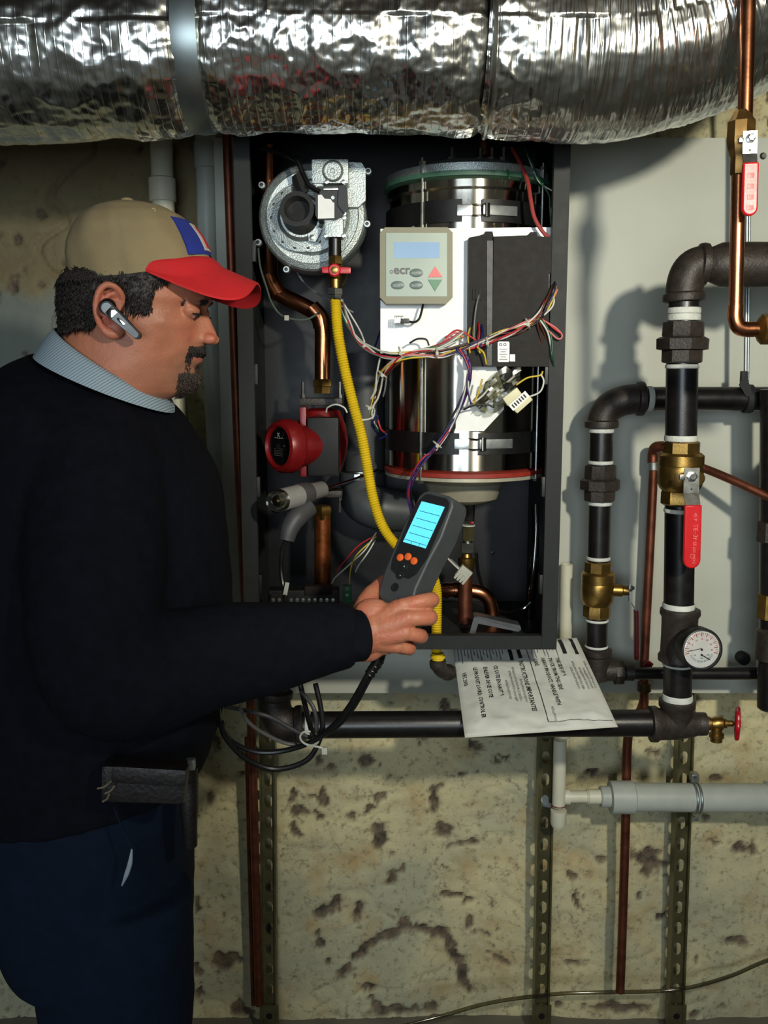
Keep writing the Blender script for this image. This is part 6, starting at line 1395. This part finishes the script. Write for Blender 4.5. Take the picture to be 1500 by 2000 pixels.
MB().box(P(372, 1492, 1.09), (.012, .010, .014), bev=.003).build('clip', GALV, t)
t = thing('headset', 'silver and black wireless earpiece clipped on the man\'s ear', 'headset', P(270, 665, 1.10))
a, b = P(210, 601, 1.092), P(268, 655, 1.102); al = (b-a).normalized(); Lh = (b-a).length; nn_ = Vector((0, -1, 0)); up_ = nn_.cross(al).normalized()
def pill(r, L, k=10): return [(-r*math.cos(x), r*math.sin(x)) if False else (r*math.sin(x)*-1, r*math.cos(x)) for x in np.linspace(0, PI, k)]+[(L+r*.62*math.sin(x), r*.62*-math.cos(x)) for x in np.linspace(0, PI, k)]
p_ = [(x, y) for x, y in pill(.0074, Lh)]; MB().prism(p_, a+nn_*-.004, al, up_, nn_*.007).build('base', BLACKP, t)
p_ = [(x+.001, y) for x, y in pill(.0060, Lh-.002)]; MB().prism(p_, a+nn_*.003, al, up_, nn_*.003).build('silver_cover', mat('silver_plastic', (120, 122, 122), .3, .6, .1, 60), t)
MB().box(a+al*.008+nn_*.0065, (.011, .0012, .010), Matrix.Rotation(-.75, 3, 'Y'), .0005).build('chrome_button', STEEL, t)
MB().box(a+al*.022+nn_*.0065, (.012, .0012, .0035), Matrix.Rotation(.75, 3, 'Y'), .0005).build('chrome_strip', STEEL, t)
MB().ell(a+al*-.002-nn_*.006, (.010, .008, .010)).build('ear_cushion', RUB, t)
eh = lambda px, py, y: P(px, py, y)
MB().tube([eh(262, 573, 1.108), eh(256, 588, 1.104), eh(250, 602, 1.099), eh(246, 622, 1.096)], [.0016, .0026, .0026, .0018], 10).build('ear_hook', BLACKP, t)
# combustion analyser in the hand
t = thing('combustion_analyser', 'dark grey handheld analyser with a lit blue screen in the man\'s hand', 'meter', P(762, 1200, 1.235))
top = P(858, 972, 1.262); bot = P(768, 1178, 1.232); Ld = (top-bot).normalized(); LL = (top-bot).length
Nf = Vector((-.62, -.76, .20)); Nf = (Nf-Ld*Nf.dot(Ld)).normalized(); Wd = Ld.cross(Nf).normalized()
if Wd.x < 0: Wd = -Wd
MG = mat('meter_grey', (62, 66, 68), .45, 0, .05, 60, .08, 500); MD = mat('meter_dark', (32, 34, 36), .35, 0, .05, 60)
# origin on the front face's middle line
cf_ = plane_hit(828, 1025, P(828, 1025, 1.225), Nf)
def mpix(x, y, e=0.0): return plane_hit(x, y, cf_+Nf*e, Nf)
def mprism(pix, e, th, name, m, parent=t, label=None):
    a = [mpix(x, y, e) for x, y in pix]; n = len(a); v = a+[p-Nf*th for p in a]
    return MB().add(v, [tuple(range(n))[::-1], tuple(range(n, 2*n))]+[(i, (i+1) % n, n+(i+1) % n, n+i) for i in range(n)]).build(name, m, parent, 30, label)
fr_ = [(828, 960), (838, 958), (876, 968), (884, 976), (884, 990), (862, 1050), (838, 1095), (812, 1150), (800, 1200), (752, 1190), (737, 1160), (748, 1120), (764, 1080), (790, 1020), (818, 968)]
bd_ = mprism(fr_, 0, .040, 'case', MG); md = bd_.modifiers.new('b', 'BEVEL'); md.width = .003; md.segments = 3; md.limit_method = 'ANGLE'
mprism([(830, 966), (838, 965), (872, 974), (877, 982), (875, 996), (846, 1062), (834, 1090), (812, 1122), (798, 1130), (776, 1124), (764, 1112), (766, 1094), (786, 1046), (812, 984)], .0012, .002, 'bezel', MD)
sc_ = mprism([(823.6, 979), (868, 990), (830.6, 1071), (787, 1058)], .0020, .0012, 'screen', mat('lit_blue_screen', (90, 200, 240), .15, 0, .03, 20, emit=(84, 198, 238), estr=.85))
for k, f_ in enumerate((.22, .40, .58, .76, .93)):
    a = mpix(823.6+(787-823.6)*f_+ (4 if k < 4 else 0), 979+(1058-979)*f_+(1 if k < 4 else 0), .0026); b = mpix(868+(830.6-868)*f_-1, 990+(1071-990)*f_, .0026); MB().tube([a, b], .00035, 4, smooth=False).build('screen_line', INK, sc_)
for x in (.35, .7):
    a = mpix(787+43.6*x+2.5, 1058+13*x-5, .0026); b = mpix(787+43.6*x, 1058+13*x, .0026); MB().tube([a, b], .0003, 4, smooth=False).build('screen_line', INK, sc_)
OR = mat('orange_key', (232, 104, 48), .4)
for x, y in ((782, 1089), (797.5, 1087.5), (809, 1096)):
    MB().lathe([(.0052, 0), (.0050, .0016), (.0035, .0022), (.0003, .0024)], mpix(x, y, .001), Nf, 24).build('orange_button', OR, t)
for x, y, s_ in ((789, 1107, '\u25b2'), (782, 1123, '\u25bc')):
    b = MB().lathe([(.0058, 0), (.0056, .0012), (.0003, .0016)], mpix(x, y, .001), Nf, 24).build('arrow_button', MD, t)
    q = mpix(x, y, .0032); s2 = 1 if s_ == '\u25b2' else -1; MB().add([q+Wd*.0013, q-Wd*.0013, q+Ld*.0018*s2, q+Wd*.0013-Nf*.0003, q-Wd*.0013-Nf*.0003, q+Ld*.0018*s2-Nf*.0003], [(0, 1, 2), (5, 4, 3), (0, 3, 4, 1), (1, 4, 5, 2), (2, 5, 3, 0)]).build('arrow', PVCG, b)
MB().lathe([(.0058, 0), (.0058, .001), (.0045, .0012), (.0042, .0004), (.0003, .0004)], mpix(772, 1147, .0002), Nf, 24).build('power_button', MD, t)
# hoses of the meter, looping down and left
t = thing('meter_cables', 'black cables looping down from the meter and round by the big iron elbow', 'cable', P(600, 1500, 1.25))
def cab(pts, r=.0040, m=RUB): return MB().tube([P(*q) for q in pts], r, 10, n=8).build('cable', m, t)
cab([(752, 1240, 1.235), (738, 1290, 1.23), (718, 1318, 1.23), (684, 1377, 1.24), (652, 1416, 1.25), (612, 1447, 1.26), (556, 1466, 1.27), (500, 1468, 1.27), (455, 1450, 1.26), (430, 1415, 1.24), (425, 1380, 1.22)])
cab([(758, 1240, 1.243), (744, 1292, 1.238), (724, 1320, 1.238), (692, 1378, 1.248), (658, 1418, 1.258), (618, 1440, 1.268), (604, 1410, 1.30), (590, 1352, 1.33), (580, 1310, 1.34)])
cab([(616, 1335, 1.30), (626, 1380, 1.295), (630, 1420, 1.29), (620, 1455, 1.285), (600, 1484, 1.28), (560, 1500, 1.275), (520, 1500, 1.27), (475, 1478, 1.26), (440, 1440, 1.25), (432, 1410, 1.24)])
cab([(588, 1350, 1.31), (612, 1382, 1.30), (618, 1420, 1.295), (606, 1440, 1.29), (570, 1424, 1.285), (530, 1402, 1.28), (490, 1390, 1.27), (440, 1380, 1.24)], .0032, mat('grey_hose', (48, 48, 48), .4))
cab([(604, 1455, 1.28), (560, 1452, 1.28), (515, 1432, 1.27), (485, 1410, 1.26), (470, 1385, 1.24)], .0028, mat('grey_hose_two', (80, 80, 76), .4))
b = MB().tube([P(742, 1284, 1.23), P(722, 1316, 1.232)], .0068, 12).build('strain_relief', RUB, t)
for q_ in ((740, 1290), (734, 1299), (728, 1308), (723, 1316)): MB().ring(P(q_[0], q_[1], 1.232), (P(742, 1284, 1.23)-P(722, 1316, 1.232)), .0070, .0012, 20, 6).build('rib', RUB, b)
MB().ring(P(604, 1442, 1.268), (.3, -.4, 1), .0135, .0016, 24, 6).build('cable_tie', TIE, t)
MB().tube([P(600, 1456, 1.255), P(618, 1458, 1.25), P(634, 1462, 1.25)], .0016, 6).build('tie_tail', TIE, t)
MB().box(P(634, 1466, 1.25), (.008, .006, .010), bev=.001).build('tie_end', TIE, t)
